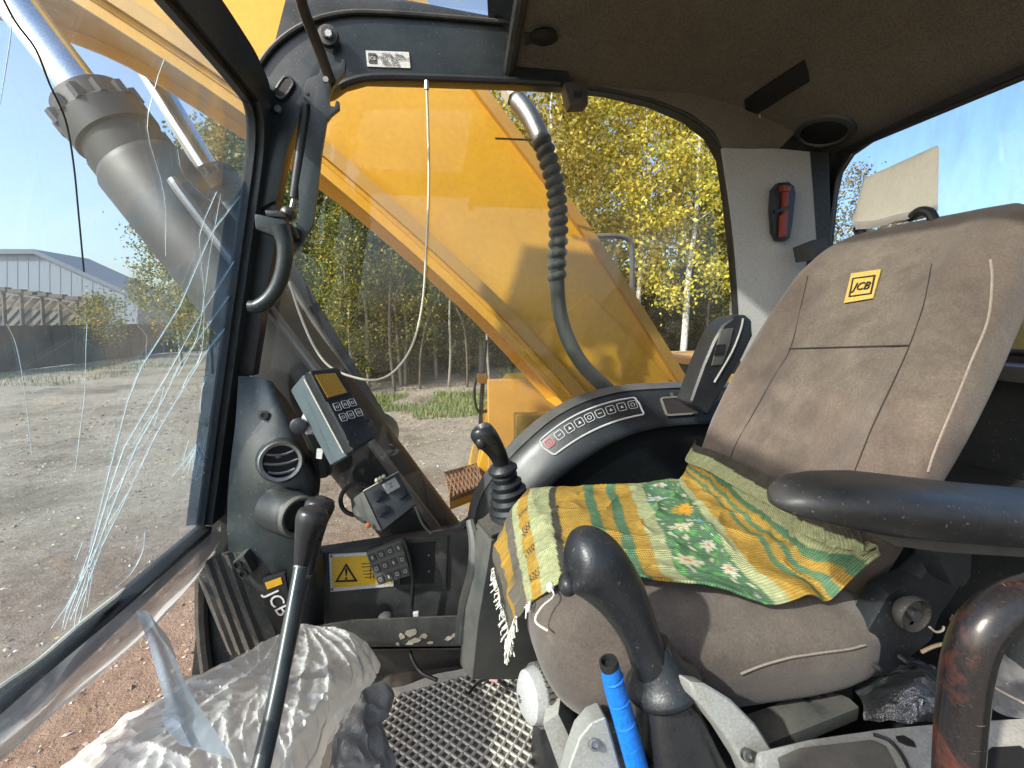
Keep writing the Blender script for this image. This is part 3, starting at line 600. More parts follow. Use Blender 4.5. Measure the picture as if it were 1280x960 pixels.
# hydraulic cylinders
def cylinder(yc, pa, pg, pb, rs, label):
    A, G_, B = PY(*pa, yc), PY(*pg, yc), PY(*pb, yc); ax = (B - A).normalized(); Lb = (B - G_).length
    t = thing('hydraulic_cylinder', label, 'cylinder', B, None)
    obj('rod', tube([A, G_ + ax * .1], rs[0], 28, 0), CHROME, t)
    obj('gland', lathe(G_, ax, [(rs[0] * 1.02, -.012), (rs[1] * .86, 0), (rs[1] * .9, .045), (rs[1], .055), (rs[1], .115), (rs[1] * .92, .12), (rs[1] * .92, .15), (rs[1], .155), (rs[1], .19)], 32), CYL, t, ang=25)
    for k in range(12):
        a = 2 * math.pi * k / 12; e = ax.orthogonal().normalized(); e.rotate(Matrix.Rotation(a, 3, ax)); obj('bolt', lathe(G_ + e * rs[1] * .93 + ax * .02, ax, [(.014, 0), (.014, .035)], 6), CYL, t, ang=20)
    obj('barrel', lathe(G_ + ax * .19, ax, [(rs[1], 0), (rs[2], .02), (rs[2], Lb - .2), (rs[2] * .8, Lb - .12), (rs[2] * .5, Lb - .1)], 32), CYL, t)
    e = V((0, -1, 0)); obj('side_pipe', tube([G_ + ax * .35 + e * (rs[2] + .02) + V((.06, 0, .06)), G_ + ax * .5 + e * (rs[2] + .03) + V((.06, 0, .06)), B - ax * .3 + e * (rs[2] + .03) + V((.06, 0, .06))], .014, 10, 4), STEEL, t)
    obj('foot_eye', lathe(B - V((0, .09, 0)), (0, 1, 0), [(.05, -.005), (.12, 0), (.12, .18), (.05, .185)], 24), CYL, t)
    return t
cylinder(1.46, (-60, -98), (112, 124), (600, 757), (.048, .105, .115), 'near boom cylinder with chrome rod and bolted black gland')
cylinder(2.55, (60, -120), (262, 215), (470, 545), (.05, .11, .12), 'far boom cylinder, half hidden behind the near one')
# corrugated hose along the boom
hp = [PY(x, y, d) for x, y, d in ((640, 118, 1.52), (662, 146, 1.47), (682, 190, 1.43), (695, 240, 1.42), (698, 290, 1.42), (696, 345, 1.42), (702, 400, 1.42), (722, 447, 1.41), (752, 480, 1.40), (800, 520, 1.40))]
t = thing('hydraulic_hose', 'thick corrugated black hose bending down in front of the boom', 'hose', hp[-1])
c = cr(hp, 12); c = [c[0]] + c
prs, prr = [], []
obj('hose_body', tube(hp, .024, 14, 10), HOSE, t)
fine = cr(hp, 24)
for i in range(24 * 1 + 18, 24 * 5 + 2, 6):
    p = fine[i]; ax = (fine[i + 1] - fine[i - 1]).normalized(); tilt = (ax + V((.25, 0, .1))).normalized()
    obj('spiral_wrap', lathe(p, tilt, [(.024, -.013), (.030, -.009), (.0325, 0), (.030, .009), (.024, .013)], 16, False), HOSE, t, ang=50)
obj('sleeve', tube(fine[8:42], .0295, 14, 0), STEEL, t)
obj('fitting', lathe(hp[0], hp[0] - hp[1], [(.03, -.02), (.03, .02), (.02, .025), (.02, .06)], 6), SILV, t, ang=20)
t = thing('thin_rod', 'short thin dark rod pointing left from the corrugated hose', 'rod', PY(619, 173, 1.46)); obj('rod', tube([PY(619, 173, 1.46), PY(668, 175, 1.44)], .003, 6, 0), RUB, t)
# boom-side bodywork
fr = thing('excavator_chassis', 'dark machine chassis carrying the boom foot', 'chassis', (1.6, 1.9, 1.0))
obj('frame_side', box((1.55, 1.52, 1.45), (2.6, .06, .85)), YELD, fr, bevel=.01); obj('frame_side', box((1.55, 2.44, 1.45), (2.6, .06, .85)), YELD, fr, bevel=.01)
obj('deck', box((1.7, 1.95, 1.02), (3.1, 1.2, .1)), CYL, fr, bevel=.01)
ec = thing('engine_cover', 'yellow engine cover behind the cab', 'cover', (2.5, .9, 1.1))
obj('cover', box((2.5, .75, 1.68), (2.0, 1.6, 1.06)), YEL, ec, bevel=.05); obj('louvre', box((1.49, .75, 1.75), (.02, 1.2, .3)), CYL, ec)
sd = thing('side_deck', 'dirty orange side deck behind the boom foot', 'deck', (2.2, 2.8, 1.2))
q = PY(866, 449, 2.5); obj('top_board', box((q.x + 1.25, 2.85, q.z - .02), (2.5, .7, .04)), mat('worn_orange_board', (0.45, 0.22, 0.06), .7, var=.35, vs=7, dust=.4), sd, bevel=.006); obj('side_body', box((q.x + 1.3, 2.85, (q.z - .05 + 1.0) / 2), (2.4, .66, q.z - .05 - 1.0)), CYL, sd, bevel=.02)
obj('filter_cap', lathe(PY(884, 446, 2.7) - V((0, 0, .03)), (0, 0, 1), [(.05, 0), (.05, .08), (.03, .09), (.03, .11)], 16), GREYD, sd)
hr = thing('handrail', 'bent grey tube handrail standing behind the boom', 'handrail', PY(790, 400, 2.75)); obj('rail', tube([PY(x, y, 2.75) for x, y in ((735, 296), (760, 295), (778, 296), (787, 301), (790, 312), (790, 350), (788, 440))], .017, 10, 4), GREYD, hr); obj('brace', tube([PY(735, 296, 2.75), PY(730, 330, 2.75), PY(729, 430, 2.75)], .017, 10, 4), GREYD, hr)
sb = thing('step_box', 'yellow tool box step with black lettering below the boom', 'step box', PY(650, 600, 2.7))
obj('body', prism([PY(x, y, 2.72) for x, y in ((647, 478), (735, 478), (735, 640), (585, 640), (596, 590), (608, 552), (616, 527), (626, 508))], (0, .5, 0)), YEL, sb, bevel=.008)
TRD = mat('tread_yellow', (0.55, 0.30, 0.05), .5, var=.2, vs=9, dust=.5)
tq = [PY(627, 510, 2.70), PY(690, 511, 2.70), PY(668, 535, 2.50), PY(640, 524, 2.50)]
obj('tread', prism(tq, (0, 0, -.015)), TRD, sb, bevel=.003); mb = MB()
for i in range(13):
    for j in range(6):
        u, v = (i + .5 + .5 * (j % 2)) / 13.5, (j + .5) / 6; p = tq[0].lerp(tq[1], u).lerp(tq[3].lerp(tq[2], u), v); mb.add(lathe(p, (0, 0, 1), [(.012, 0), (.007, .006)], 6))
obj('tread_studs', mb, TRD, sb, kind='stuff')
pq = [PY(627, 512, 2.69), PY(660, 535, 2.48), PY(640, 575, 2.44), PY(604, 560, 2.66)]
obj('label_panel', prism(pq, (.01, .02, -.015)), YEL, sb, bevel=.003)
ex = (pq[1] - pq[0]).normalized(); ez = (pq[0] - pq[3]); zn = ex.cross(ez).normalized(); zn = zn if zn.y < 0 else -zn
text('lettering', 'JMR', (pq[0] * .60 + pq[3] * .30 + pq[1] * .10) + zn * .004, rot_to(zn, (pq[3] - pq[0]) * -1), .085, BLACK, sb, .001)
gs = thing('grating_step', 'mud caked expanded metal step with yellow edge beside the machine', 'step', PY(580, 610, 2.75))
gq = [PZ(556, 592, -.93), PZ(598, 580, -.93), PZ(606, 606, -.93), PZ(562, 622, -.93)]
obj('tray', prism(gq, (0, 0, -.03)), mat('mud_yellow', (0.22, 0.14, 0.06), .9, var=.5, vs=14, dust=.6), gs, bevel=.003); mb = MB()
for k in range(9):
    for s in (0, 1):
        u0, u1 = (k / 9, (k + 2) / 9) if s == 0 else ((k + 2) / 9, k / 9)
        mb.add(tube([gq[0].lerp(gq[1], min(1, u0)) + V((0, 0, .006)), gq[3].lerp(gq[2], min(1, u1)) + V((0, 0, .006))], .006, 5, 0))
        mb.add(tube([gq[0].lerp(gq[3], k / 9) + V((0, 0, .006)), gq[1].lerp(gq[2], min(1, (k + s) / 9)) + V((0, 0, .006))], .005, 5, 0))
obj('mesh_bars', mb, RUST, gs, kind='stuff'); obj('edge_plate', prism([gq[3], gq[2], gq[2] - V((0, 0, .07)), gq[3] - V((0, 0, .07))], (0, .012, 0)), YEL, gs, bevel=.003)
ms = thing('mirror_stalk', 'dark mirror stalk with hanging loop beyond the boom', 'mirror stalk', PY(601, 560, 2.9))
obj('stalk', tube([PY(x, y, 2.9) for x, y in ((607, 425), (604, 470), (601, 520), (600, 600))], .014, 8, 3), RUB, ms); obj('loop', tube([PY(x, y, 2.88) for x, y in ((605, 470), (596, 474), (593, 490), (595, 508), (600, 517))], .009, 8, 4), RUB, ms)
obj('clamp', box(PY(603, 473, 2.87), (.07, .05, .06)), YELD, ms, bevel=.008); obj('branch', tube([PY(601, 515, 2.9), PY(622, 511, 2.9)], .012, 8, 0), RUB, ms)
# crawler track on the far side of the frame, front bend in view below the windscreen
ct = thing('crawler_track', 'rusty crawler track below the front of the cab', 'track', (-.5, 1.95, 0))
sh0 = None
for k in range(44):
    s = k / 44 * (2 * 2.6 + math.pi * .84); xx0, xx1, zc, rr = -.62, 1.98, .46, .42
    if s < 2.6: p, a = V((xx1 - s, 0, zc + rr)), 0
    elif s < 2.6 + math.pi * .42: q = (s - 2.6) / rr; p, a = V((xx0 - rr * math.sin(q), 0, zc + rr * math.cos(q))), -q
    elif s < 5.2 + math.pi * .42: p, a = V((xx0 + s - 2.6 - math.pi * .42, 0, zc - rr)), math.pi
    else: q = (s - 5.2 - math.pi * .42) / rr; p, a = V((xx1 + rr * math.sin(q), 0, zc - rr * math.cos(q))), math.pi - q
    if sh0 is None:
        m_ = MB(); m_.add(box((0, 0, 0), (.155, .6, .02))); m_.add(box((-.05, 0, .028), (.02, .6, .04))); m_.add(box((.03, 0, .022), (.018, .6, .028)))
        sh0 = bpy.data.meshes.new('track_shoe'); sh0.from_pydata(m_.v, [], m_.f); sh0.materials.append(RUST)
    o = bpy.data.objects.new('track_shoe', sh0); COL.objects.link(o); o.parent = ct; o.location = p + V((.5, 0, 0)); o.rotation_euler = (0, a, 0)
for xx in (-.62, 1.98): obj('wheel', lathe((xx, 1.8, .46), (0, 1, 0), [(.06, 0), (.38, .02), (.38, .28), (.06, .3)], 24), RUST, ct)

# ================================================================== the cab
WY = 1.25                                  # right wall, inner face
cab = thing('excavator_cab', 'dark cab shell with brown headlining around the driver seat', 'cab', (0.2, 0.6, H - 1.0))
def ceil_z(x, y):
    a = min(1, max(0, (y - .85) / .40)); b = min(1, max(0, (x - .60) / .54)); c = min(1, max(0, (.2 - y) / .30))
    return .705 - .095 * a ** 1.8 * (1 - .8 * b) - .200 * b ** 1.6 - .07 * c ** 2
win_px = [(426, 106), (456, 99), (530, 101), (610, 104), (705, 108), (760, 114), (815, 127), (860, 146), (888, 168), (904, 196), (912, 250), (919, 320), (925, 395), (928, 440), (926, 481),
          (860, 481), (800, 483), (755, 488), (718, 500), (680, 523), (645, 552), (615, 590), (600, 622), (588, 650), (572, 662), (540, 667), (470, 679), (398, 690), (330, 690), (318, 640), (322, 560), (305, 470), (330, 300), (352, 190), (372, 135), (395, 115)]
def Wp(x, y, z): return Wd(x, y, z)
outer = [Wp(-.72, WY, -1.05), Wp(1.18, WY, -1.05), Wp(1.18, WY, .50), Wp(.95, WY, .62), Wp(.70, WY, .72), Wp(-.33, WY, .80), Wp(-.46, WY, .40)]
hole = [PY(x, y, WY) for x, y in win_px]
obj('side_wall', holed(outer, [hole], (0, .035, 0)), BLK, cab, ang=30)
obj('window_seal', tube([p - V((0, .004, 0)) for p in hole + hole[:1]], .007, 8, 3), RUB, cab)
obj('side_window_pane', holed([p + V((0, .022, 0)) for p in hole], [], (0, .004, 0)), G_SIDE, cab, smooth=False)
# lining over the inner wall above and beside the window
g = [[Wd(x, y, ceil_z(x, y)) for y in [-.10 + 1.345 * j / 26 for j in range(27)]] for x in [.185 + .975 * i / 26 for i in range(27)]]
obj('headlining', gridmesh(g, -.02), LINER, cab)
lin = [PY(x, y, WY - .012) for x, y in ((640, 98), (700, 103), (760, 110), (817, 123), (863, 141), (893, 164), (909, 195), (913, 206), (960, 200), (1000, 160), (1000, 60), (640, 20))]
obj('lining_return', prism(lin, (0, .010, 0)), LINER, cab)
obj('lining_edge_trim', tube([Wd(.185, y, ceil_z(.185, y) - .008) for y in (-.1, .3, .7, .9, 1.05, 1.15, 1.225)], .016, 10, 3), BLKD, cab)
# header beam
hd = [(322, 84), (338, 62), (362, 41), (392, 25), (424, 17), (460, 15), (530, 19), (612, 26), (652, 30), (700, 60), (716, 107), (660, 105), (610, 103), (530, 100), (456, 98), (430, 105), (414, 116), (395, 122), (378, 138), (358, 190), (346, 250), (322, 262), (330, 190)]
obj('header_beam', prism([PY(x, y, WY - .045) for x, y in hd], (0, .04, 0)), TEAL, cab, bevel=.004)
obj('header_lip', tube([PY(x, y, WY - .05) for x, y in hd[0:9]], .006, 8, 3), BLKD, cab)
obj('header_lower_lip', tube([PY(x, y, WY - .05) for x, y in ((424, 108), (440, 101), (470, 96), (540, 97), (620, 100), (700, 104))], .009, 8, 3), RUB, cab)
st = obj('rating_label', prism([PY(x, y, WY - .048) for x, y in ((457, 63), (511, 65), (513, 85), (459, 83))], (0, .002, 0)), WHITE, cab, smooth=False)
ql = [PY(x, y, WY - .0495) for x, y in ((460, 66), (470, 66.5), (471, 79), (461, 78.5))]; obj('label_logo_block', prism(ql, (0, .001, 0)), GREYD, st, smooth=False)
MXZ = Matrix(((1, 0, 0), (0, 0, -1), (0, 1, 0)))
text('label_logo_letters', 'JCB', PY(465.5, 73, WY - .0505), MXZ, .010, WHITE, st, .0003)
for x, y, s in ((488, 68.5, 'MODEL   SERIAL'), (488, 72.5, 'JCB HEAVY PRODUCTS LTD'), (484, 76.5, 'YEAR   MASS'), (486, 80.5, 'MADE IN UK')): text('label_print', s, PY(x + 3, y, WY - .0495), MXZ, .0072, BLACK, st, .0003)
# roof glass and its rails
obj('roof_window_pane', prism([Wd(-.42, -.10, .79), Wd(.17, -.10, .79), Wd(.17, 1.235, .765), Wd(-.40, 1.235, .765)], (0, 0, .005)), G_ROOF, cab, smooth=False)
obj('roof_cross_rail', hex8([PY(606, -60, 1.1), PY(665, -60, 1.1), PY(645, 72, 1.23), PY(611, 40, 1.23)], [p + V((0, .02, .05)) for p in (PY(606, -60, 1.1), PY(665, -60, 1.1), PY(645, 72, 1.23), PY(611, 40, 1.23))]), TEAL, cab, bevel=.004)
obj('roof_panel', box(Wd(.67, .575, .82), (1.06, 1.46, .03)), YEL, cab, bevel=.01)
obj('roof_side_rail', box(Wd(.38, -.16, .76), (1.6, .06, .12)), TEAL, cab, bevel=.01)
# rear wall and window
XR = 1.16
ro = [Wd(XR, -.16, -1.05), Wd(XR, 1.27, -1.05), Wd(XR, 1.27, .55), Wd(XR, -.16, .55)]
rh = [V((XR, p.y, p.z)) for p in [Wd(XR, yy, zz) for yy, zz in ((.02, .475), (1.12, .478), (1.18, .462), (1.212, .425), (1.222, .36), (1.222, .06), (1.15, -.03), (1.08, -.06), (.02, -.06), (-.03, .0), (-.03, .38))]]
obj('rear_wall', holed(ro, [rh], (.010, 0, 0)), BLK, cab, ang=30)
obj('rear_window_pane', holed([p + V((.003, 0, 0)) for p in rh], [], (.004, 0, 0)), G_REAR, cab, smooth=False)
obj('rear_window_seal', tube([p - V((.004, 0, 0)) for p in rh + rh[:1]], .007, 8, 3), RUB, cab)
# rear corner pillar in light grey
pc = [[PY(903, 185, 1.232), PY(935, 186, 1.225), PY(972, 186, 1.215), PY(1014, 190, 1.205)], [PY(915, 270, 1.232), PY(940, 270, 1.222), PY(978, 270, 1.205), PY(1020, 270, 1.195)],
      [PY(922, 345, 1.232), PY(946, 345, 1.220), PY(980, 345, 1.20), PY(1024, 345, 1.19)], [PY(927, 440, 1.232), PY(946, 440, 1.220), PY(980, 440, 1.20), PY(1026, 440, 1.19)], [PY(927, 520, 1.232), PY(946, 520, 1.220), PY(980, 520, 1.20), PY(1026, 520, 1.19)]]
obj('rear_pillar_trim', gridmesh(patchgrid(pc, 6, 6), -.01), GREYP, cab)
obj('corner_strip', gridmesh(patchgrid([[PY(1013, 190, 1.203), PY(1036, 190, 1.19)], [PY(1019, 270, 1.194), PY(1038, 270, 1.185)], [PY(1025, 440, 1.19), PY(1040, 440, 1.18)]], 4, 6), -.008), RUB, cab)
# ceiling vent slot, speaker, cable
fn = lambda x, y, z: z - ceil_z(x, y)
def onceil(px, py, d=.004): p = hit(px, py, fn); return p - V((.3, .25, .9)).normalized() * d
slot = [onceil(x, y) for x, y in ((931, 124), (1006, 74), (1012, 100), (933, 150))]
obj('vent_slot', prism(slot, (.005, .005, .012)), BLACK, cab, smooth=False)
c0 = onceil(1030, 164, .001); e1 = (onceil(1068, 156, .001) - c0); e2 = (onceil(1037, 181, .001) - c0); zn = e1.cross(e2).normalized(); zn = zn if zn.z < 0 else -zn
ring = lambda r, h: [c0 + zn * h + (e1 * math.cos(2 * math.pi * k / 32) + e2 * math.sin(2 * math.pi * k / 32)) * r for k in range(32)]
obj('speaker_ring', loft([ring(1.08, 0), ring(1.04, .007), ring(.84, .009), ring(.80, .002), ring(.80, -.002)], False), GREYD, cab)
sp = obj('speaker_mesh', loft([ring(.81, .003), ring(.5, .005), ring(.05, .006)]), BLACK, cab)
obj('broken_lug', lathe(onceil(680, 44, .0), (0, 0, -1), [(.03, 0), (.034, .006), (.02, .012)], 12), BLACK, cab); obj('visor_clip', prism([onceil(x, y, .003) for x, y in ((655, 40), (697, 42), (690, 50), (657, 56))], (0, 0, .006)), BLKD, cab, bevel=.002)
cb = thing('dangling_cable', 'short cream cable dangling from the ceiling slot', 'cable', onceil(950, 142)); obj('cable', tube([onceil(950, 142), onceil(951, 160, .02), onceil(953, 176, .03), onceil(955, 185, .035), onceil(952, 196, .045), onceil(951, 207, .05)], .0022, 6, 4), WIRE, cb); obj('loose_end', tube([onceil(955, 183, .035), onceil(965, 186, .035), onceil(978, 184, .03)], .0018, 6, 4), WIRE, cb)
cl = thing('window_catch', 'small black catch block hanging from the window header', 'catch', PY(720, 130, 1.19)); obj('body', hexa([PY(x, y, 1.185) for x, y in ((705, 103), (735, 101), (735, 131), (713, 132))], (0, .04, 0)), BLKD, cl, bevel=.003); obj('slot', prism([PY(x, y, 1.183) for x, y in ((717, 114), (728, 114), (728, 121), (717, 121))], (0, .004, 0)), BLACK, cl, smooth=False)
# left-hand side of the cab (open door side): front post, rear quarter with window
obj('left_front_post', tube([Wd(-.64, -.14, -1.0), Wd(-.60, -.14, -.4), Wd(-.43, -.14, .5), Wd(-.40, -.14, .77)], .045, 10, 3), TEAL, cab)
lo_ = [Wd(.70, -.16, -1.05), Wd(1.18, -.16, -1.05), Wd(1.18, -.16, .72), Wd(.66, -.16, .72)]; lh = [Wd(.76, -.16, -.2), Wd(1.10, -.16, -.2), Wd(1.10, -.16, .5), Wd(.74, -.16, .5)]
obj('left_rear_quarter', holed(lo_, [lh], (0, .04, 0)), TEAL, cab)
# floor
obj('cab_floor', box(Wd(.25, .57, -1.035), (1.84, 1.5, .05)), FLOORM, cab, bevel=.005)
# front right corner panel (dashboard corner)
fp = [[PY(298, 470, 1.19), PY(318, 471, 1.20), PY(338, 476, 1.20), PY(344, 482, 1.22)], [PY(294, 530, 1.17), PY(322, 530, 1.16), PY(352, 520, 1.16), PY(368, 515, 1.20)],
      [PY(286, 600, 1.15), PY(330, 600, 1.11), PY(380, 590, 1.12), PY(400, 590, 1.18)], [PY(284, 660, 1.14), PY(330, 665, 1.10), PY(385, 660, 1.11), PY(392, 655, 1.17)],
      [PY(290, 720, 1.12), PY(330, 730, 1.09), PY(385, 720, 1.12), PY(404, 700, 1.17)], [PY(310, 800, 1.10), PY(340, 810, 1.08), PY(385, 800, 1.12), PY(405, 790, 1.17)]]
obj('corner_panel', gridmesh(patchgrid(fp, 6, 6), -.02), TEAL, cab)
obj('kick_panel', prism([PY(x, y, 1.20) for x, y in ((385, 694), (470, 680), (560, 668), (600, 668), (612, 690), (612, 860), (540, 880), (385, 880))], (0, .04, 0)), BLKD, cab, bevel=.004)
obj('fastener', lathe(PY(329, 519, 1.155), PY(329, 519, 1.0) - PY(329, 519, 1.16), [(.012, -.004), (.012, .003), (.006, .004), (.005, -.001)], 14), BLKD, cab)
# lower front corner: ribbed sill beside the bag
fs = [[PY(243, 712, 1.16), PY(258, 700, 1.14), PY(275, 692, 1.13), PY(300, 690, 1.12)], [PY(262, 760, 1.12), PY(278, 755, 1.10), PY(296, 750, 1.09), PY(322, 760, 1.09)], [PY(285, 815, 1.10), PY(300, 815, 1.08), PY(320, 815, 1.07), PY(350, 830, 1.07)]]
gg = patchgrid(fs, 6, 8)
for i, c in enumerate(gg):
    for p in c: p.y -= .010 * (1 if (i // 2) % 2 else 0)
obj('ribbed_sill', gridmesh(gg, -.02), BLKD, cab)
lt = [PY(289, 704, 1.07), PY(304, 694, 1.07), PY(316, 716, 1.07), PY(302, 727, 1.07)]; obj('door_buffer', hexa(lt, (0, .05, 0)), BLKD, cab, bevel=.008)
for x, y in ((297, 706), (304, 717)): obj('buffer_hole', lathe(PY(x, y, 1.068), (0, -1, 0), [(.010, -.002), (.010, .003), (.007, .003), (.007, -.001)], 12), BLACK, cab)
lg = obj('logo_sticker_frame', prism([PY(x, y, 1.075) for x, y in ((327, 724), (356, 716), (366, 772), (346, 786))], (0, .012, 0)), BLACK, cab, bevel=.006)
obj('sticker_stripe', prism([PY(x, y, 1.073) for x, y in ((331, 729), (351, 722), (353, 730), (334, 737))], (0, .002, 0)), YEL, lg, smooth=False)
pz = PY(347, 754, 1.0725); text('sticker_letters', 'JCB', pz, rot_to((0, -1, 0), V((.42, 0, -1))), .045, WHITE, lg, .0005)
# recessed pocket and warning label
pk = obj('pocket_frame', holed([PY(x, y, 1.192) for x, y in ((497, 674), (560, 670), (557, 737), (494, 737))], [[PY(x, y, 1.192) for x, y in ((503, 680), (545, 677), (543, 730), (500, 731))]], (0, .02, 0)), BLKD, cab, bevel=.002)
obj('pocket_back', prism([PY(x, y, 1.199) for x, y in ((503, 680), (545, 677), (543, 730), (500, 731))], (0, .005, 0)), BLACK, pk, smooth=False)
for x, y in ((536, 694), (536, 714)): obj('rivet', lathe(PY(x, y, 1.198), (0, -1, 0), [(.003, 0), (.002, .003)], 8), SILV, pk)
wl = thing('warning_label', 'yellow warning plate with black exclamation triangle on kick panel', 'label', PY(450, 739, 1.195))
obj('plate', prism([PY(x, y, 1.196) for x, y in ((411, 693), (492, 689), (492, 733), (413, 740))], (0, .004, 0)), WHITE, wl, bevel=.0015)
yp = obj('yellow_field', prism([PY(x, y, 1.1945) for x, y in ((415, 697), (489, 693), (489, 729), (416, 735))], (0, .001, 0)), mat('label_yellow', (0.72, 0.43, 0.01), .45, var=.12, vs=40, bump=0, dust=.35, dcol=(.6, .55, .45)), wl, smooth=False)
tri = [PY(x, y, 1.193) for x, y in ((432.5, 704), (447, 727), (418.5, 728))]; tri2 = [tri[0].lerp((tri[0] + tri[1] + tri[2]) / 3, .28), tri[1].lerp((tri[0] + tri[1] + tri[2]) / 3, .28), tri[2].lerp((tri[0] + tri[1] + tri[2]) / 3, .28)]
obj('triangle', holed(tri, [tri2], (0, .0012, 0)), BLACK, wl, smooth=False)
mb = MB(); mb.add(prism([PY(x, y, 1.193) for x, y in ((431, 711), (434.3, 711), (433.4, 720), (432, 720))], (0, .0012, 0))); mb.add(lathe(PY(432.7, 723.4, 1.193), (0, 1, 0), [(.0032, 0), (.0032, .0012)], 10)); obj('exclamation_mark', mb, BLACK, wl, smooth=False)
mb = MB()
for a, b in (((452, 705), (468, 704)), ((452, 709), (466, 708)), ((454, 714), (467, 713)), ((454, 718), (466, 717)), ((456, 722), (467, 721)), ((463, 700), (463, 724)), ((467, 700), (467, 724))): mb.add(tube([PY(*a, 1.193), PY(*b, 1.193)], .0008, 4, 0))
obj('pictogram_lines', mb, BLACK, wl, smooth=False)
for x, y in ((414, 695.5), (415, 737)): obj('screw', lathe(PY(x, y, 1.1935), (0, -1, 0), [(.004, 0), (.003, .002)], 8), STEEL, wl)
# pocket tray along the kick panel
tr = thing('pocket_tray', 'scuffed black metal tray along the right kick panel', 'tray', PY(515, 812, 1.1))
obj('front_plate', prism([PY(x, y, 1.10) for x, y in ((398, 783), (440, 776), (583, 770), (583, 768), (596, 767), (594, 790), (582, 812), (440, 814), (398, 812))], (0, .006, 0)), BLKD, tr, bevel=.002)
obj('bottom', prism([PY(398, 812, 1.10), PY(582, 810, 1.10), PY(582, 810, 1.10) + V((0, .09, .01)), PY(398, 812, 1.10) + V((0, .09, .01))], (0, 0, .006)), BLKD, tr); 
DIRT = mat('dried_mud', (0.30, 0.27, 0.21), .95, var=.3, bump=.5, bs=60)
mb = MB(); random.seed(4)
for x, y, s in ((502, 795, .9), (514, 790, 1.2), (520, 800, 1.1), (529, 795, 1), (538, 803, .7), (497, 805, .6), (561, 797, .8), (568, 794, .6), (512, 803, .8)):
    c = PY(x, y, 1.099); obj('mud_splash', ([c + V((math.cos(a) * .013 * s * random.uniform(.5, 1.3), random.uniform(-.002, 0), math.sin(a) * .010 * s * random.uniform(.5, 1.3))) for a in [k * .9 for k in range(7)]], [tuple(range(7))]), DIRT, tr, smooth=False)
obj('end_bracket', hexa([PY(x, y, 1.09) for x, y in ((583, 746), (597, 745), (598, 770), (584, 772))], (0, .05, 0)), BLKD, tr, bevel=.003); obj('bracket_bolt', lathe(PY(589, 758, 1.088), (0, -1, 0), [(.006, 0), (.004, .004)], 8), SILV, tr)
obj('rag', superel(PY(482, 772, 1.13), (.02, .02, .012), 2.2, 2, 12, 8), GREYD, tr)

# ------------------------------------------------------------------ windscreen: a frame leaning in one plane, cracked pane
ws = thing('windscreen', 'cracked front windscreen in a blue black frame', 'windscreen', PW(252, 662))
def wy(y, z): return Wd(WA + WB * z, y, z)
ZT, ZB = .515, -.534
pane = [wy(-.12, ZT), wy(1.19, ZT), wy(1.20, ZB), wy(-.12, ZB)]
WN = V((1, 0, -WB)).normalized()
obj('pane', prism(pane, WN * -.005), G_WIND, ws, smooth=False)
def bar(a, b, wd, dp, m, nm='frame_rail', bev=.005, inward=1):
    ax = (b - a).normalized(); sd = ax.cross(WN).normalized()
    q = [a - sd * wd / 2, a + sd * wd / 2, b + sd * wd / 2, b - sd * wd / 2]
    return obj(nm, hex8([p + WN * -.012 for p in q], [p + WN * dp for p in q]), m, ws, bevel=bev)
fr_pts = cr([wy(-.12, ZT), wy(.6, ZT), wy(1.05, ZT), wy(1.16, ZT - .02), wy(1.21, ZT - .10), wy(1.218, ZT - .25), wy(1.218, 0), wy(1.222, ZB + .1), wy(1.222, ZB + .02)], 6)
def ribbon(pts, w0, w1, h0, h1, m, nm):
    rings = []
    for i, p in enumerate(pts):
        t = (pts[min(i + 1, len(pts) - 1)] - pts[max(i - 1, 0)]).normalized(); s = t.cross(WN).normalized()
        s = s if s.dot(V((0, 1, 1))) > 0 else -s
        rings.append([p + s * w0 + WN * h0, p + s * w1 + WN * h0, p + s * w1 + WN * h1, p + s * w0 + WN * h1])
    return obj(nm, loft(rings), m, ws, ang=30)
ribbon(fr_pts, -.035, .030, -.01, .028, TEAL, 'frame'); ribbon(fr_pts, -.047, -.033, -.004, .014, RUB, 'inner_seal'); ribbon(fr_pts, .030, .045, -.02, .016, RUB, 'outer_seal'); ribbon(fr_pts, .045, .062, -.03, .006, mat('brown_rubber', (0.07, 0.045, 0.03), .7), 'weather_strip')
obj('dark_edge_strip', prism([wy(1.10, ZT - .30), wy(1.183, ZT - .18), wy(1.188, ZB + .02), wy(1.115, ZB + .05)], WN * .002), G_EDGE, ws, smooth=False)  # darker see-through strip along the right side of the pane
obj('bottom_rail', hex8([wy(-.12, ZB + .012) - WN * .012, wy(1.20, ZB + .012) - WN * .012, wy(1.20, ZB + .012) + WN * .025, wy(-.12, ZB + .012) + WN * .025], [wy(-.12, ZB - .028) - WN * .012, wy(1.20, ZB - .028) - WN * .012, wy(1.20, ZB - .028) + WN * .025, wy(-.12, ZB - .028) + WN * .025]), RUB, ws, bevel=.004)
obj('sealant_bead', tube([PW(x, y, .004) for x, y in ((-40, 893), (0, 862), (50, 826), (100, 783), (140, 752), (156, 736))], [.005, .006, .005, .006, .007, .003], 8, 4), SEAL, ws)
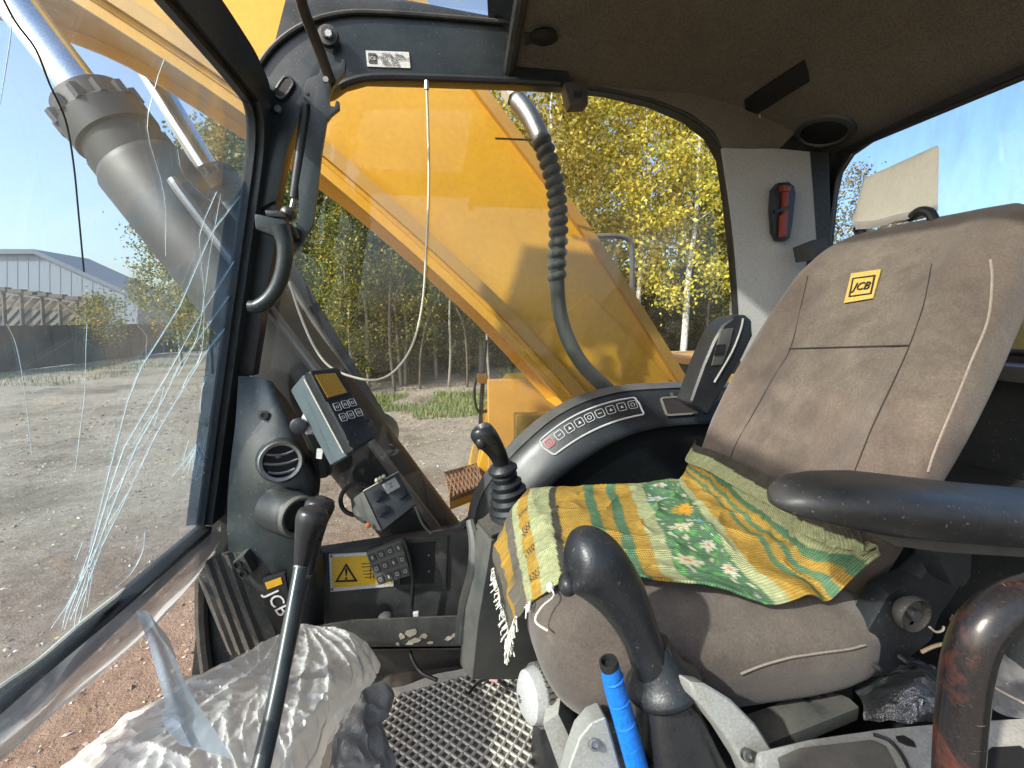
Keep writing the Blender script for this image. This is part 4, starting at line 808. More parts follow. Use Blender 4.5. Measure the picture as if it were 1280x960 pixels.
cracks = [[(300, 245), (264, 293), (225, 383), (177, 459), (160, 502), (138, 585), (112, 690)],
          [(303, 310), (244, 405), (213, 462), (155, 560), (140, 605), (110, 705)],
          [(298, 354), (226, 455), (205, 498), (170, 560), (146, 620), (112, 710)],
          [(292, 397), (256, 443), (197, 540), (155, 628), (128, 682), (108, 735)],
          [(271, 240), (252, 285), (250, 310), (255, 370), (252, 440), (235, 470), (228, 485)],
          [(276, 242), (262, 320), (256, 365), (247, 420), (222, 470)], [(205, 75), (195, 105), (184, 160), (200, 220), (207, 260), (207, 320)],
          [(8, 405), (20, 430), (28, 470), (32, 500), (40, 570)], [(40, 491), (55, 486), (76, 485)], [(109, 405), (107, 450), (106, 490), (100, 540), (94, 590)],
          [(181, 665), (178, 690), (165, 715), (145, 735)], [(258, 470), (252, 490), (251, 520), (256, 550), (249, 575), (244, 600)], [(236, 550), (230, 575), (232, 600), (242, 603), (256, 590)],
          [(103, 678), (95, 700)], [(112, 705), (96, 735), (84, 760), (78, 785)], [(110, 712), (100, 745), (88, 775)], [(108, 735), (97, 760), (92, 790)], [(112, 715), (106, 750), (99, 778)],
          [(0, 130), (15, 30), (5, 0)][::-1], [(222, 186), (228, 215), (250, 240), (265, 252)]]
for i, c in enumerate(cracks):
    c2 = cr([V((x, y)) for x, y in c], 3) if i > 3 else [V(q) for q in c]; pts = []
    random.seed(i)
    for k, q in enumerate(c2):
        j = .25; pts.append(PW(q.x + random.uniform(-j, j), q.y + random.uniform(-j, j), .0015))
    r0 = .0008 if i < 4 else (.0004 if i in (5, 9, 7) else .0005)
    if i < 4 or i in (10, 14, 15, 16, 17):
        wv = [(.0035 if i < 4 else .0022) * (.25 + abs(noise.noise(V((k * .9, i * 3.1, 0)))) * 1.8) for k in range(len(pts) * 6)]
        lp_ = cr(pts, 5); lp_ = [a.lerp(b, 0) for a, b in zip(lp_, lp_)]
        sd_ = [(lp_[min(k + 1, len(lp_) - 1)] - lp_[max(k - 1, 0)]).cross(WN).normalized() for k in range(len(lp_))]
        obj('crack_face', gridmesh([[p + WN * .0004, p + q * wv[k] + WN * .0012] for k, (p, q) in enumerate(zip(lp_, sd_))]), CRACKF, ws, recalc=False, smooth=False)
    obj('crack', tube(pts, [r0 * random.uniform(.6, 1.25) for _ in pts], 5, 0), CRACK, ws, smooth=False)
random.seed(15)
for i in range(6):
    x0, y0 = 112 + random.uniform(-6, 8), 700 + random.uniform(-14, 14); a = R_(random.uniform(96, 118)); l = random.uniform(30, 95); b_ = random.uniform(-.05, .05)
    obj('crack', tube([PW(x0 + math.cos(a + b_ * k) * l * k / 3, y0 + math.sin(a + b_ * k) * l * k / 3, .0015) for k in range(4)], .00045, 4, 0), CRACK, ws, smooth=False)
for i in range(6):
    f_ = random.random(); x0, y0 = 112 + 110 * f_, 700 - 260 * f_; a = R_(random.uniform(-75, -52)); l = random.uniform(20, 60)
    obj('crack', tube([PW(x0 + random.uniform(-10, 10), y0, .0015), PW(x0 + math.cos(a) * l, y0 + math.sin(a) * l, .0015)], .00035, 4, 0), CRACK, ws, smooth=False)
random.seed(12)
for i in range(14):
    x0, y0 = 248 + random.uniform(-3, 3), 556 + random.uniform(-3, 3); a = R_(random.uniform(60, 130)); l = random.uniform(18, 50); obj('crack', tube([PW(x0, y0, .0015), PW(x0 + math.cos(a) * l * .5 + random.uniform(-3, 3), y0 + math.sin(a) * l * .5, .0015), PW(x0 + math.cos(a) * l, y0 + math.sin(a) * l, .0015)], .0005, 4, 0), CRACK, ws, smooth=False)
t = thing('trailing_wire', 'thin dark wire hanging down across the windscreen', 'wire', PW(100, 340)); obj('wire', tube([PW(x, y, .02) for x, y in ((-10, -30), (18, 25), (45, 62), (62, 105), (82, 150), (92, 205), (98, 265), (105, 340))], .0011, 6, 4), BLACK, t)
# lower front frame posts and torn film under the rail
obj('lower_front_post', tube([wy(1.21, ZB), Wd(-.66, 1.235, -.8), Wd(-.66, 1.235, -1.02)], .016, 8, 3), BLKD, cab); obj('front_sill', box(Wd(-.69, .55, -1.0), (.06, 1.35, .08)), BLKD, cab, bevel=.01)
pf = thing('torn_film', 'torn clear plastic film hanging under the windscreen rail', 'plastic film', PW(120, 800))
top = [(276, 655), (258, 672), (205, 718), (155, 762), (100, 808), (50, 850), (-30, 920)]; bot = [(268, 690), (242, 726), (205, 768), (172, 800), (92, 868), (58, 896), (-30, 975)]
ctl = [[PW(x, y, .03) for x, y in top], [PW((x + u) / 2 + 3, (y + v) / 2 + 3, .045 + .01 * (i % 2)) for i, ((x, y), (u, v)) in enumerate(zip(top, bot))], [PW(x, y, .03 + .012 * (i % 2)) for i, (x, y) in enumerate(bot)]]
obj('sheet', gridmesh(patchgrid(ctl, 6, 5)), FILM, pf, recalc=False)
obj('hem', tube([PW(x, y, .034) for x, y in bot], .004, 6, 4), FILM, pf)
sp_ = [[PW(170, 764, .06), PW(184, 764, .065), PW(195, 778, .06)], [PW(184, 800, .10), PW(197, 797, .11), PW(212, 800, .105)], [PW(196, 842, .17), PW(210, 838, .185), PW(226, 840, .175)], [PW(206, 878, .25), PW(222, 874, .26), PW(242, 872, .25)], [PW(203, 903, .29), PW(236, 898, .31), PW(264, 905, .30)], [PW(226, 932, .31), PW(252, 937, .33), PW(292, 950, .32)]]
obj('hanging_strip', gridmesh(patchgrid(sp_, 5, 5)), FILMB, pf, recalc=False)

# ------------------------------------------------------------------ front pillar furniture
lb = thing('stay_bracket', 'flat dark bracket plate with two open hooks on the front pillar', 'bracket', PY(380, 320, 1.15))
bp = [(400, 66), (410, 64), (418, 70), (420, 77), (426, 79), (428, 73), (432, 76), (431, 90), (423, 100), (416, 108), (411, 122), (412, 132), (418, 133), (420, 125), (424, 127), (424, 136), (414, 144), (408, 152), (402, 190), (397, 232), (391, 280), (378, 304), (362, 322), (362, 300), (371, 285), (374, 268), (373, 232), (382, 180), (388, 140), (387, 130), (379, 121), (380, 108), (384, 99), (399, 92), (401, 84)]
obj('plate', prism([PY(x, y, 1.15) for x, y in bp], (0, .012, 0)), TEAL, lb, bevel=.0015); obj('bolt', lathe(PY(411, 47, 1.19), (0, -1, 0), [(.024, 0), (.022, .012), (.012, .014), (.012, .022)], 16), BLKD, lb); obj('bolt_head', lathe(PY(411, 43, 1.17), (0, -1, 0), [(.009, 0), (.008, .006)], 6), SILV, lb)
obj('pivot_hole', lathe(PY(384, 117, 1.149), (0, -1, 0), [(.004, -.001), (.003, .001)], 8), BLACK, lb)
gs_ = thing('gas_strut', 'slim black gas strut beside the front pillar', 'strut', PY(362, 267, 1.18)); obj('body', tube([PY(384, 132, 1.18), PY(368, 248, 1.18)], .013, 12, 0), RUB, gs_); obj('rod', tube([PY(368, 246, 1.18), PY(363, 268, 1.18)], .006, 8, 0), STEEL, gs_); obj('ball_end', lathe(PY(361, 268, 1.17) - V((0, .02, 0)), (0, 1, 0), [(.004, 0), (.016, .008), (.018, .02), (.012, .034)], 14), RUB, gs_)
rd = thing('stay_rod', 'dark bronze stay rod running up from the hooked bracket', 'rod', PY(415, 104, 1.13)); obj('rod', tube([PY(371, -30, 1.02), PY(378, 8, 1.05), PY(396, 54, 1.10), PY(414, 103, 1.14)], .0115, 12, 3), BRONZE, rd); obj('end_pin', lathe(PY(408, 101, 1.128), (0, -1, 0), [(.006, 0), (.006, .008)], 10), STEEL, rd)
obj('slot_recess', prism([PY(x, y, 1.198) for x, y in ((345, 120), (345, 112), (355, 97), (362, 97), (366, 103), (365, 108), (356, 121), (350, 123))], (0, .005, 0)), BLACK, cab, smooth=False); obj('slot_rim', tube([PY(x, y, 1.200) for x, y in ((345, 120), (345, 112), (355, 97), (362, 97), (366, 103), (365, 108), (356, 121), (350, 123), (345, 120))], .004, 6, 2), TEAL, cab)
obj('screw', lathe(PY(348, 137, 1.20), (0, -1, 0), [(.010, 0), (.008, .006)], 10), STEEL, cab)
pil = [(322, 262), (346, 250), (345, 300), (330, 380), (316, 470), (300, 470), (296, 455), (312, 340)]
obj('front_pillar', prism([PY(x, y, 1.215) for x, y in pil], (0, .04, 0)), RUB, cab, bevel=.003)
hn = thing('latch_handle', 'grey black curved latch handle on the windscreen frame', 'handle', PY(340, 300, 1.1))
obj('housing', hexa([PY(x, y, 1.08) for x, y in ((317, 266), (357, 275), (360, 297), (343, 296), (318, 286))], (0, .06, 0)), TEAL, hn, bevel=.008); obj('grip', tube([PY(x, y, 1.07) for x, y in ((350, 283), (356, 305), (355, 330), (348, 356), (336, 374), (322, 383), (311, 383))], [.020, .017, .016, .016, .016, .0155, .013], 12, 5), TEAL, hn); obj('catch', hexa([PY(x, y, 1.12) for x, y in ((330, 262), (352, 263), (357, 272), (332, 270))], (0, .05, 0)), TEAL, hn, bevel=.006); obj('side_lug', hexa([PY(x, y, 1.12) for x, y in ((360, 282), (371, 284), (372, 297), (362, 298))], (0, .05, 0)), TEAL, hn, bevel=.005)
# cream wire looped across the side window
t = thing('looped_wire', 'cream wire hanging in a loop in front of the right window', 'wire', PY(534, 101, 1.19)); obj('wire', tube([PY(x, y, 1.20) for x, y in ((533, 100), (535, 160), (536, 230), (533, 310), (528, 380), (516, 430), (495, 462), (470, 475), (440, 471), (412, 458), (392, 432), (374, 390), (362, 352))], .0032, 8, 6), WIRE, t); obj('terminal', lathe(PY(533, 101, 1.2), (0, 0, -1), [(.006, 0), (.006, .02), (.003, .022)], 8), SILV, t)
t = thing('red_hammer', 'red emergency hammer in a black holder on the rear pillar', 'hammer', PY(980, 300, 1.17))
hy = 1.178; obj('holder', prism([PY(x, y, hy) for x, y in ((968, 236), (974, 228), (986, 227), (993, 232), (995, 242), (991, 280), (988, 298), (982, 301), (973, 300), (968, 290), (966, 262))], (0, .02, 0)), RUB, t, bevel=.004); obj('grip', hexa([PY(x, y, hy - .016) for x, y in ((978, 268), (986, 266), (984, 295), (977, 296))], (0, .014, 0)), REDP, t, bevel=.004); obj('neck', hexa([PY(x, y, hy - .014) for x, y in ((981, 238), (987, 237), (986, 268), (980, 269))], (0, .012, 0)), REDP, t, bevel=.003); obj('head', hexa([PY(x, y, hy - .018) for x, y in ((979, 231), (990, 232), (989, 239), (981, 239))], (0, .018, 0)), REDP, t, bevel=.003); obj('clip_strap', hexa([PY(x, y, hy - .019) for x, y in ((971, 262), (992, 255), (992, 259), (971, 266))], (0, .006, 0)), RUB, t, bevel=.001)

# ------------------------------------------------------------------ monitor, vents, switch box, keypad
mo = thing('machine_monitor', 'grey machine monitor with amber screen and outlined buttons', 'monitor', PY(400, 570, 1.05))
F4 = [PY(386, 462, 1.04), PY(423, 458, 1.10), PY(471, 546, 1.04), PY(441, 565, .98)]
Dk = PY(361, 487, 1.10) - F4[0]; mid = Dk * .30
obj('front_shell', hex8(F4, [p + mid for p in F4]), RUB, mo, bevel=.010, seg=3)
cc = sum(F4, V()) / 4
B1 = [cc + (p - cc) * 1.03 + mid * .92 for p in F4]; B2 = [cc + (p - cc) * .99 + Dk for p in F4]
obj('rear_shell', hex8(B1, B2), mat('blue_grey_plastic', (0.075, 0.105, 0.120), .42, var=.15, bump=.1, bs=400, dust=.25), mo, bevel=.012, seg=3)
obj('shell_seam', tube([B1[0].lerp(B1[3], t_) + (B1[0] - B1[1]).normalized() * .001 for t_ in (.06, .5, .94)], .0016, 6, 0), WIRE, mo)
MN = (F4[1] - F4[0]).cross(F4[3] - F4[0]).normalized(); MN = MN if MN.y < 0 else -MN
def onm(u, v, h=.001): return F4[0].lerp(F4[1], u).lerp(F4[3].lerp(F4[2], u), v) + MN * h
def plane_hit(px, py, q, n, h=0.0): r = ray(px, py); o_ = V((0, 0, H)); tt = (q + n * h - o_).dot(n) / r.dot(n); return o_ + r * tt
obj('screen_bezel', prism([plane_hit(x, y, cc, MN, .0015) for x, y in ((389, 466), (424, 462), (440, 491), (407, 502))], MN * -.002), BLACK, mo, smooth=False)
obj('screen', prism([plane_hit(x, y, cc, MN, .003) for x, y in ((394, 468.5), (419, 466), (434, 490.5), (410, 497))], MN * -.0015), AMBER, mo, smooth=False)
mx = (F4[1] - F4[0]).normalized(); MM = rot_to(MN, mx)
for x, y in ((421, 509), (431, 506), (440, 503.6), (428.5, 522), (438, 519), (448, 516)):
    p = plane_hit(x, y, cc, MN, .001); b_ = obj('button', plate(p, MM, .017, .019, .002, .003), RUB, mo, smooth=False); obj('button_outline', ringframe(p + MN * .002, MM, .017, .019, .003, .0013, .0008), LINE, b_, smooth=False); obj('button_symbol', ringframe(p + MN * .002, MM, .006, .007, .001, .001, .0008), LINE, b_, smooth=False)
for j in range(3):
    for i in range(4): p = plane_hit(432 + i * 9 + j * 3.5, 538 + j * 9 - i * 3.6, cc, MN, .0005); obj('keypad_dimple', plate(p, MM, .012, .010, .0012, .002), RUBG, mo, smooth=False)
obj('mount_knob', lathe(PY(374, 532, 1.07), PY(374, 532, 1.0) - PY(384, 528, 1.08), [(.012, -.05), (.012, -.01), (.018, -.008), (.018, .012), (.014, .014)], 14), RUB, mo); obj('mount_disc', lathe(PY(385, 528, 1.09), V((-.6, -.7, .2)), [(.028, -.03), (.028, 0), (.02, .005)], 18), WHITE, mo); obj('mount_arm', tube([PY(385, 530, 1.10), PY(398, 560, 1.14), PY(404, 590, 1.18)], .022, 10, 3), BLKD, mo); obj('tag', prism([PY(396, 561, 1.07), PY(404, 561, 1.07), PY(402, 574, 1.07), PY(395, 573, 1.07)], (0, .003, 0)), WHITE, mo, smooth=False)
def vent(px, py, y, r, ax, label, slats=True, ln=.12):
    c = PY(px, py, y); ax = V(ax).normalized(); t = thing('air_vent', label, 'vent', c - ax * ln)
    obj('duct', lathe(c, ax, [(r * 1.25, -ln), (r * 1.22, -ln * .5), (r * 1.15, -.012), (r * 1.05, -.004)], 28, False), BLK, t)
    obj('rim', lathe(c, ax, [(r * 1.08, -.010), (r * 1.10, 0), (r * 1.0, .005), (r * .86, .003), (r * .82, -.006)], 32, False), STEEL if slats else GREYD, t, ang=60)
    obj('throat', lathe(c, ax, [(r * .84, -.004), (r * .80, -.03), (.001, -.032)], 24, False), BLACK, t)
    if slats:
        M = rot_to(ax, (ax.cross(V((0, 0, 1)))))
        for k in (-1, 0, 1):
            h = k * r * .48; hw = math.sqrt(max(0, (r * .8) ** 2 - h * h)); pts = [c + M @ V((x * hw, h + .006 * (1 - x * x), -.006)) for x in (-1, -.5, 0, .5, 1)]
            obj('slat', tube(pts, .0032, 6, 3), STEEL, t)
        obj('tab', box(c + M @ V((.004, -.012, -.003)), (.012, .008, .010), M), BLK, t, bevel=.002)
    return t
vent(351, 577, 1.07, .044, (.30, -.85, .18), 'round air vent with chrome ring and slats left of the monitor')
vent(375, 646, 1.04, .044, (.70, -.70, .05), 'round black air duct behind the travel lever knobs', False, .10)
sw = thing('switch_box', 'black rocker switch box on a bent arm below the monitor', 'switch box', PY(480, 665, 1.1))
S4 = [PY(454, 614, 1.10), PY(497, 590, 1.14), PY(520, 630, 1.10), PY(477, 664, 1.05)]; SN = (S4[1] - S4[0]).cross(S4[3] - S4[0]).normalized(); SN = SN if SN.y < 0 else -SN; sc_ = sum(S4, V()) / 4
obj('body', hex8(S4, [p - SN * .035 for p in S4]), BLK, sw, bevel=.004); obj('side_cheek', prism([PY(454, 615, 1.095), PY(477, 664, 1.045), PY(466, 662, 1.07), PY(450, 645, 1.09), PY(441, 624, 1.11)], (.004, .02, 0)), GREYD, sw, bevel=.003)
SM = rot_to(SN, S4[1] - S4[0])
for x, y, w_, h_ in ((473, 620, .024, .024), (478, 639, .028, .020), (503, 618, .026, .018)):
    p = plane_hit(x, y, sc_, SN, 0); b_ = obj('rocker', plate(p, SM, w_, h_, .010, .003), RUB, sw, bevel=.0015); obj('rocker_tip', plate(p + SN * .010, SM, w_ * .5, h_ * .6, .003, .002), RUBG, b_, smooth=False)
p = plane_hit(489, 607, sc_, SN, .0005); s_ = obj('sticker', plate(p, SM, .036, .028, .001, .002), GREYM, sw, smooth=False); text('sticker_mark', 'Z', p + SN * .001, SM, .018, GREYD, s_, .0003)
mb = MB()
for i in range(3): mb.add(lathe(plane_hit(471 + i * 4.2, 600.5 - i * 2.2, sc_, SN, .004), SN, [(.005, -.006), (.005, .006), (.003, .008)], 8))
obj('terminal_block', mb, WIRE, sw); obj('edge_strip', tube([S4[0], S4[0].lerp(S4[1], .55)], .0018, 6, 0), WIRE, sw); obj('edge_strip', tube([S4[0].lerp(S4[1], .62), S4[1] + (S4[1] - S4[0]) * .02], .0015, 6, 0), SILV, sw)
obj('socket', lathe(PY(446, 624, 1.16), (.2, -.9, .35), [(.045, -.03), (.045, 0), (.038, .004), (.034, -.01), (.034, -.03)], 26, False), RUB, sw); obj('arm', tube([PY(448, 622, 1.17), PY(452, 640, 1.13), PY(462, 645, 1.11)], .020, 10, 4), GREYD, sw); obj('red_wire_nut', lathe(PY(459, 656, 1.06), (.3, -.8, .2), [(.005, 0), (.007, .01), (.003, .012)], 8), mat('orange_plastic', (.5, .14, .05), .5), sw); obj('stay', tube([PY(519, 634, 1.12), PY(528, 655, 1.16), PY(538, 667, 1.19)], .003, 6, 3), SILV, sw)
kp = thing('keypad', 'tilted black keypad with raised keys over the warning label', 'keypad', PY(485, 731, 1.17))
K4 = [PY(457.5, 692, 1.165), PY(501.5, 675, 1.165), PY(514, 719, 1.155), PY(473, 732, 1.155)]; KN = (K4[1] - K4[0]).cross(K4[3] - K4[0]).normalized(); KN = KN if KN.y < 0 else -KN; kc = sum(K4, V()) / 4; KM = rot_to(KN, K4[1] - K4[0])
obj('body', hex8(K4, [p - KN * .022 for p in K4]), GREYD, kp, bevel=.003)
for i in range(4):
    for j in range(3):
        u, v = (i + .5) / 4, (j + .5) / 3; p = K4[0].lerp(K4[1], u).lerp(K4[3].lerp(K4[2], u), v); k_ = obj('key', plate(p, KM, .017, .021, .003, .002), BLKD, kp, smooth=False)
        obj('key_mark', ringframe(p + KN * .003, KM, .008, .009, .002, .0012, .0005) if (i + j) % 3 else plate(p + KN * .003, KM, .004, .009, .0005, .001), LINE, k_, smooth=False)
kc_ = thing('keypad_cable', 'black cable running from the keypad down past the tray', 'cable', PY(513, 813, 1.1)); obj('cable', tube([PY(x, y, d) for x, y, d in ((503, 672, 1.17), (508, 684, 1.16), (513, 702, 1.155), (516, 725, 1.155), (514, 772, 1.16), (512, 800, 1.15), (514, 820, 1.12), (526, 840, 1.09), (546, 850, 1.05))], .005, 8, 5), RUB, kc_); obj('cable_clip', hexa([PY(x, y, 1.15) for x, y in ((516, 767), (523, 766), (523, 773), (517, 774))], (0, .01, 0)), WHITE, kc_, bevel=.002)

# ------------------------------------------------------------------ right dash arc with membrane switches
ds = thing('dash_console', 'curved black dash with painted rim highlight under the right window', 'dash', PY(680, 760, 1.2))
rows = [[(580, 672), (592, 617), (628, 565), (690, 512), (755, 486), (830, 479), (930, 479)], [(590, 676), (604, 622), (641, 573), (699, 522), (761, 496), (832, 488), (930, 487)], [(606, 684), (620, 634), (655, 586), (709, 538), (768, 511), (836, 501), (930, 499)],
        [(636, 700), (650, 655), (682, 607), (736, 566), (790, 540), (850, 529), (930, 527)], [(650, 712), (664, 670), (696, 625), (746, 584), (800, 556), (860, 545), (930, 543)], [(660, 800), (680, 760), (715, 712), (765, 680), (815, 660), (865, 650), (930, 640)]]
yr = [1.245, 1.20, 1.165, 1.125, 1.15, 1.21]
DG = patchgrid([[PY(x, y, d) for x, y in r] for r, d in zip(rows, yr)], 8, 6)
obj('arc_body', gridmesh(DG), DASH, ds)
obj('rim_highlight', gridmesh([[p + V((0, -.003, .003)) for p in c[0:6]] for c in DG]), mat('rim_highlight_grey', (.045, .048, .05), .34, var=.2, dust=.25), ds)  # paler grey laid over the black rim paints in its highlight
def ond(u, v, h=.002):
    U_, V_ = (len(DG) - 1) * u, (len(DG[0]) - 1) * v; i, j = min(int(U_), len(DG) - 2), min(int(V_), len(DG[0]) - 2); a, b = U_ - i, V_ - j
    p = DG[i][j].lerp(DG[i + 1][j], a).lerp(DG[i][j + 1].lerp(DG[i + 1][j + 1], a), b); du = DG[i + 1][j] - DG[i][j]; dv_ = DG[i][j + 1] - DG[i][j]; n_ = du.cross(dv_).normalized(); n_ = n_ if n_.y < 0 else -n_
    return p + n_ * h, n_, du.normalized()
def dface(px, py):
    best = None
    for a in range(61):
        for b in range(31):
            u, v = .15 + .75 * a / 60, .30 + .35 * b / 30; p = ond(u, v, 0)[0]; d_ = p - V((0, 0, H)); k = d_.dot(FW); x, y = 640 + FPX * d_.dot(RT) / k, 480 - FPX * d_.dot(UP) / k; e = (x - px) ** 2 + (y - py) ** 2
            if best is None or e < best[0]: best = (e, u, v)
    return best[1:]
ua, va = dface(687, 553); ub, vb = dface(790, 507); vm = (va + vb) / 2
def stripring(s, n=64):
    hw = .055 * s; ul = (ub - ua); out = []
    u0, u1 = ua - ul * .075, ub + ul * .075; hv = .092
    re_ = lambda f: (1 - max(0, (abs(2 * f - 1) - .93) / .07) ** 2.5) ** .4      # rounded ends
    for k in range(n + 1): f = k / n; out.append((u0 + (u1 - u0) * f, -hv * re_(f)))
    for k in range(n + 1): f = k / n; out.append((u1 + (u0 - u1) * f, hv * re_(f)))
    return out
ring_ = [ond(u, va + (vb - va) * (u - ua) / (ub - ua) + dv_, .003)[0] for u, dv_ in stripring(1)]
obj('strip_outline', tube(ring_ + ring_[:1], .0027, 6, 0), LINE, ds)
gr_ = [[ond(ua - (ub - ua) * .07 + (ub - ua) * 1.14 * i / 30, va + (vb - va) * (-.07 + 1.14 * i / 30) - .088 + .176 * j / 6, .0012)[0] for j in range(7)] for i in range(31)]
obj('switch_strip', gridmesh(gr_), RUB, ds)
for i in range(9):
    f_ = i / 8; p, n_, du = ond(ua + (ub - ua) * f_, va + (vb - va) * f_, .002); M = rot_to(n_, du); m_ = RED if i == 0 else LINE
    b_ = obj('membrane_switch', plate(p, M, .025, .025, .0015, .005), RUBG, ds, smooth=False); obj('switch_outline', ringframe(p + n_ * .0015, M, .025, .025, .005, .0017, .0006), m_, b_, smooth=False)
    if i in (0, 4, 8): obj('switch_symbol', ringframe(p + n_ * .0015, M, .012, .012, .0055, .0016, .0006), m_, b_, smooth=False)
    elif i in (1, 5): obj('switch_symbol', plate(p + n_ * .0015, M, .010, .002, .0006, .0006), m_, b_, smooth=False)
    else: obj('switch_symbol', prism([p + n_ * .0015 + M @ V(q) for q in ((-.005, -.004, 0), (.005, -.004, 0), (.001, .005, 0))], n_ * .0006), m_, b_, smooth=False)
bu, bv = dface(848, 508); p, n_, du = ond(bu, bv, .002); M = rot_to(n_, du); bk = obj('blank_socket', ringframe(p, M, .098, .062, .010, .006, .006), GREYD, ds, bevel=.001); obj('socket_cover', plate(p + n_ * .001, M, .088, .052, .002, .006), BLACK, bk, smooth=False); obj('cover_knob', lathe(ond(bu, bv - .14, .002)[0], n_, [(.014, 0), (.013, .006), (.008, .009)], 14), RUB, ds)
obj('lower_console_wall', prism([PY(x, y, 1.19) for x, y in ((640, 690), (690, 630), (760, 590), (930, 570), (930, 900), (610, 900))], (0, .03, 0)), BLK, ds)

# right joystick and its pod
jp = thing('right_console', 'narrow grey black console pod carrying the far joystick', 'console', PY(600, 800, 1.0))
tops = [PY(597, 652, .98), PY(668, 626, 1.06), PY(688, 640, 1.00), PY(612, 672, .92)]
R0 = [(597, 656, .98), (664, 628, 1.07), (692, 642, 1.0), (614, 676, .91)]; R1 = [(594, 668, .985), (672, 640, 1.07), (700, 660, 1.0), (612, 692, .91)]; R2 = [(592, 710, .985), (680, 690, 1.07), (705, 720, 1.0), (606, 728, .92)]; R3 = [(580, 760, .99), (680, 760, 1.07), (700, 800, 1.0), (598, 775, .93)]; R4 = [(574, 830, 1.0), (680, 830, 1.07), (690, 850, 1.02), (590, 850, .95)]
obj('pod', loft([[PY(*q) for q in r] for r in (R0, R1, R2, R3, R4)]), GREYD, jp, bevel=.006); obj('top_plate', prism([p + V((0, 0, .004)) for p in [PY(*q) for q in R0]], (0, 0, .008)), BLKD, jp, bevel=.003)
obj('side_moulding', tube([PY(x, y, d) for x, y, d in ((588, 650, 1.05), (594, 680, 1.02), (592, 715, 1.0), (582, 752, 1.0), (575, 800, 1.0))], [.012, .016, .017, .016, .014], 10, 4), GREYD, jp)
def joystick_far():
    t = thing('right_joystick', 'far joystick with ribbed rubber boot on right console', 'joystick', PY(640, 645, .99)); b0, b1 = PY(642, 640, .99), PY(629, 588, .985); ax = b1 - b0; L_ = ax.length; prof = [(.058, -.01), (.056, .01)]
    for k in range(5): r_ = .054 - .0062 * k; h = .012 + (L_ - .012) * k / 5; prof += [(r_, h), (r_ + .001, h + L_ * .07), (r_ - .008, h + L_ * .13)]
    prof += [(.026, L_), (.024, L_ + .006)]
    obj('boot', lathe(b0, ax, prof, 28), RUB, t, ang=60); obj('collar', lathe(b1, ax, [(.020, -.004), (.034, .0), (.034, .006), (.026, .014), (.020, .018)], 24), RUB, t)
    obj('grip', tube([PY(x, y, d) for x, y, d in ((629, 590, .985), (626, 576, .98), (619, 562, .97), (611, 551, .965), (604, 543, .96), (600, 538, .955), (599, 536, .955))], [.017, .019, .022, .026, .028, .024, .012], 16, 6), RUBG, t); obj('trigger', superel(PY(601, 553, .945), (.012, .014, .016), 2.3, 2, 14, 8), RUBG, t)
    obj('base_flange', plate(b0 + ax.normalized() * -.014, rot_to(ax), .15, .14, .008, .02), BLKD, t, bevel=.002); return t
joystick_far()

# ------------------------------------------------------------------ travel levers
def lever(pts, kpts, kr, r, label):
    t = thing('travel_lever', label, 'lever', pts[0]); obj('rod', tube(pts, r, 16, 4), mat('lever_paint', (0.020, 0.030, 0.034), .3, var=.2, bump=0, dust=.15, scratch=.3, scol=(.3, .33, .33)) if 'lever_paint' not in bpy.data.materials else bpy.data.materials['lever_paint'], t)
    rl = r[-1]; obj('ferrule', lathe(pts[-1], kpts[0] - pts[-1], [(rl * .98, -.006), (rl * 1.05, 0), (rl * .85, .006), (rl * .7, .02)], 16), STEEL, t); obj('knob', tube(kpts, kr, 20, 6), RUBG, t); return t
lever([PY(300, 1060, .48), PY(327, 955, .53), PY(350, 850, .60), PY(376, 708, .70)], [PY(377, 706, .702), PY(380, 688, .706), PY(384, 668, .71), PY(389, 650, .715), PY(392, 638, .718), PY(393, 632, .719)], [.0115, .0145, .0185, .0235, .021, .008], [.0115, .0115, .0112, .0105], 'near travel lever, long black rod rising beside the white bag')
lever([PY(318, 1000, .80), PY(345, 880, .82), PY(381, 720, .84)], [PY(386, 715, .84), PY(391, 680, .842), PY(396, 652, .844), PY(399, 636, .846), PY(401, 626, .847), PY(402, 621, .848)], [.012, .015, .020, .0265, .024, .010], [.013, .013, .011], 'far travel lever, black knob peeping out behind the near one')

# ================================================================== driver seat
seat = thing('driver_seat', 'worn brown velour driver seat with yellow logo patch on backrest', 'seat', Wd(.36, .68, -1.0))
YC, TB = .705, .115
def lerpt(tab, z):
    if z <= tab[0][0]: return tab[0][1]
    for (a, b), (c, d) in zip(tab, tab[1:]):
        if z <= c: t = (z - a) / (c - a); t = t; return b + (d - b) * t
    return tab[-1][1]
def smooth_tab(tab, n=8):
    return [(p.x, p.y) for p in cr([V((a, b)) for a, b in tab], n)]
XF = smooth_tab([(-.50, .535), (-.40, .540), (-.29, .560), (-.15, .620), (0, .695), (.10, .75), (.18, .795)])
WW = smooth_tab([(-.50, .16), (-.42, .185), (-.30, .215), (-.15, .226), (0, .214), (.08, .198), (.13, .182), (.155, .163), (.168, .138)])
TK = smooth_tab([(-.50, .05), (-.46, .08), (-.40, .095), (.05, .095), (.11, .085), (.145, .060), (.162, .032), (.169, .010)])
def sfront(y, z, wz=None):
    w_ = lerpt(WW, z); th = lerpt(TK, z); s = max(-.999, min(.999, (y - YC) / w_)); e = (1 - abs(s) ** 4) ** .25
    wr = .004 * noise.noise(V((y * 9, z * 7, 1.0))) + .0025 * noise.noise(V((y * 24, z * 16, 2.0)))
    return lerpt(XF, z) + .0575 - th / 2 * e - .020 * math.exp(-((abs(s) - .74) / .16) ** 2) * min(1, th / .1) - wr
rings = []
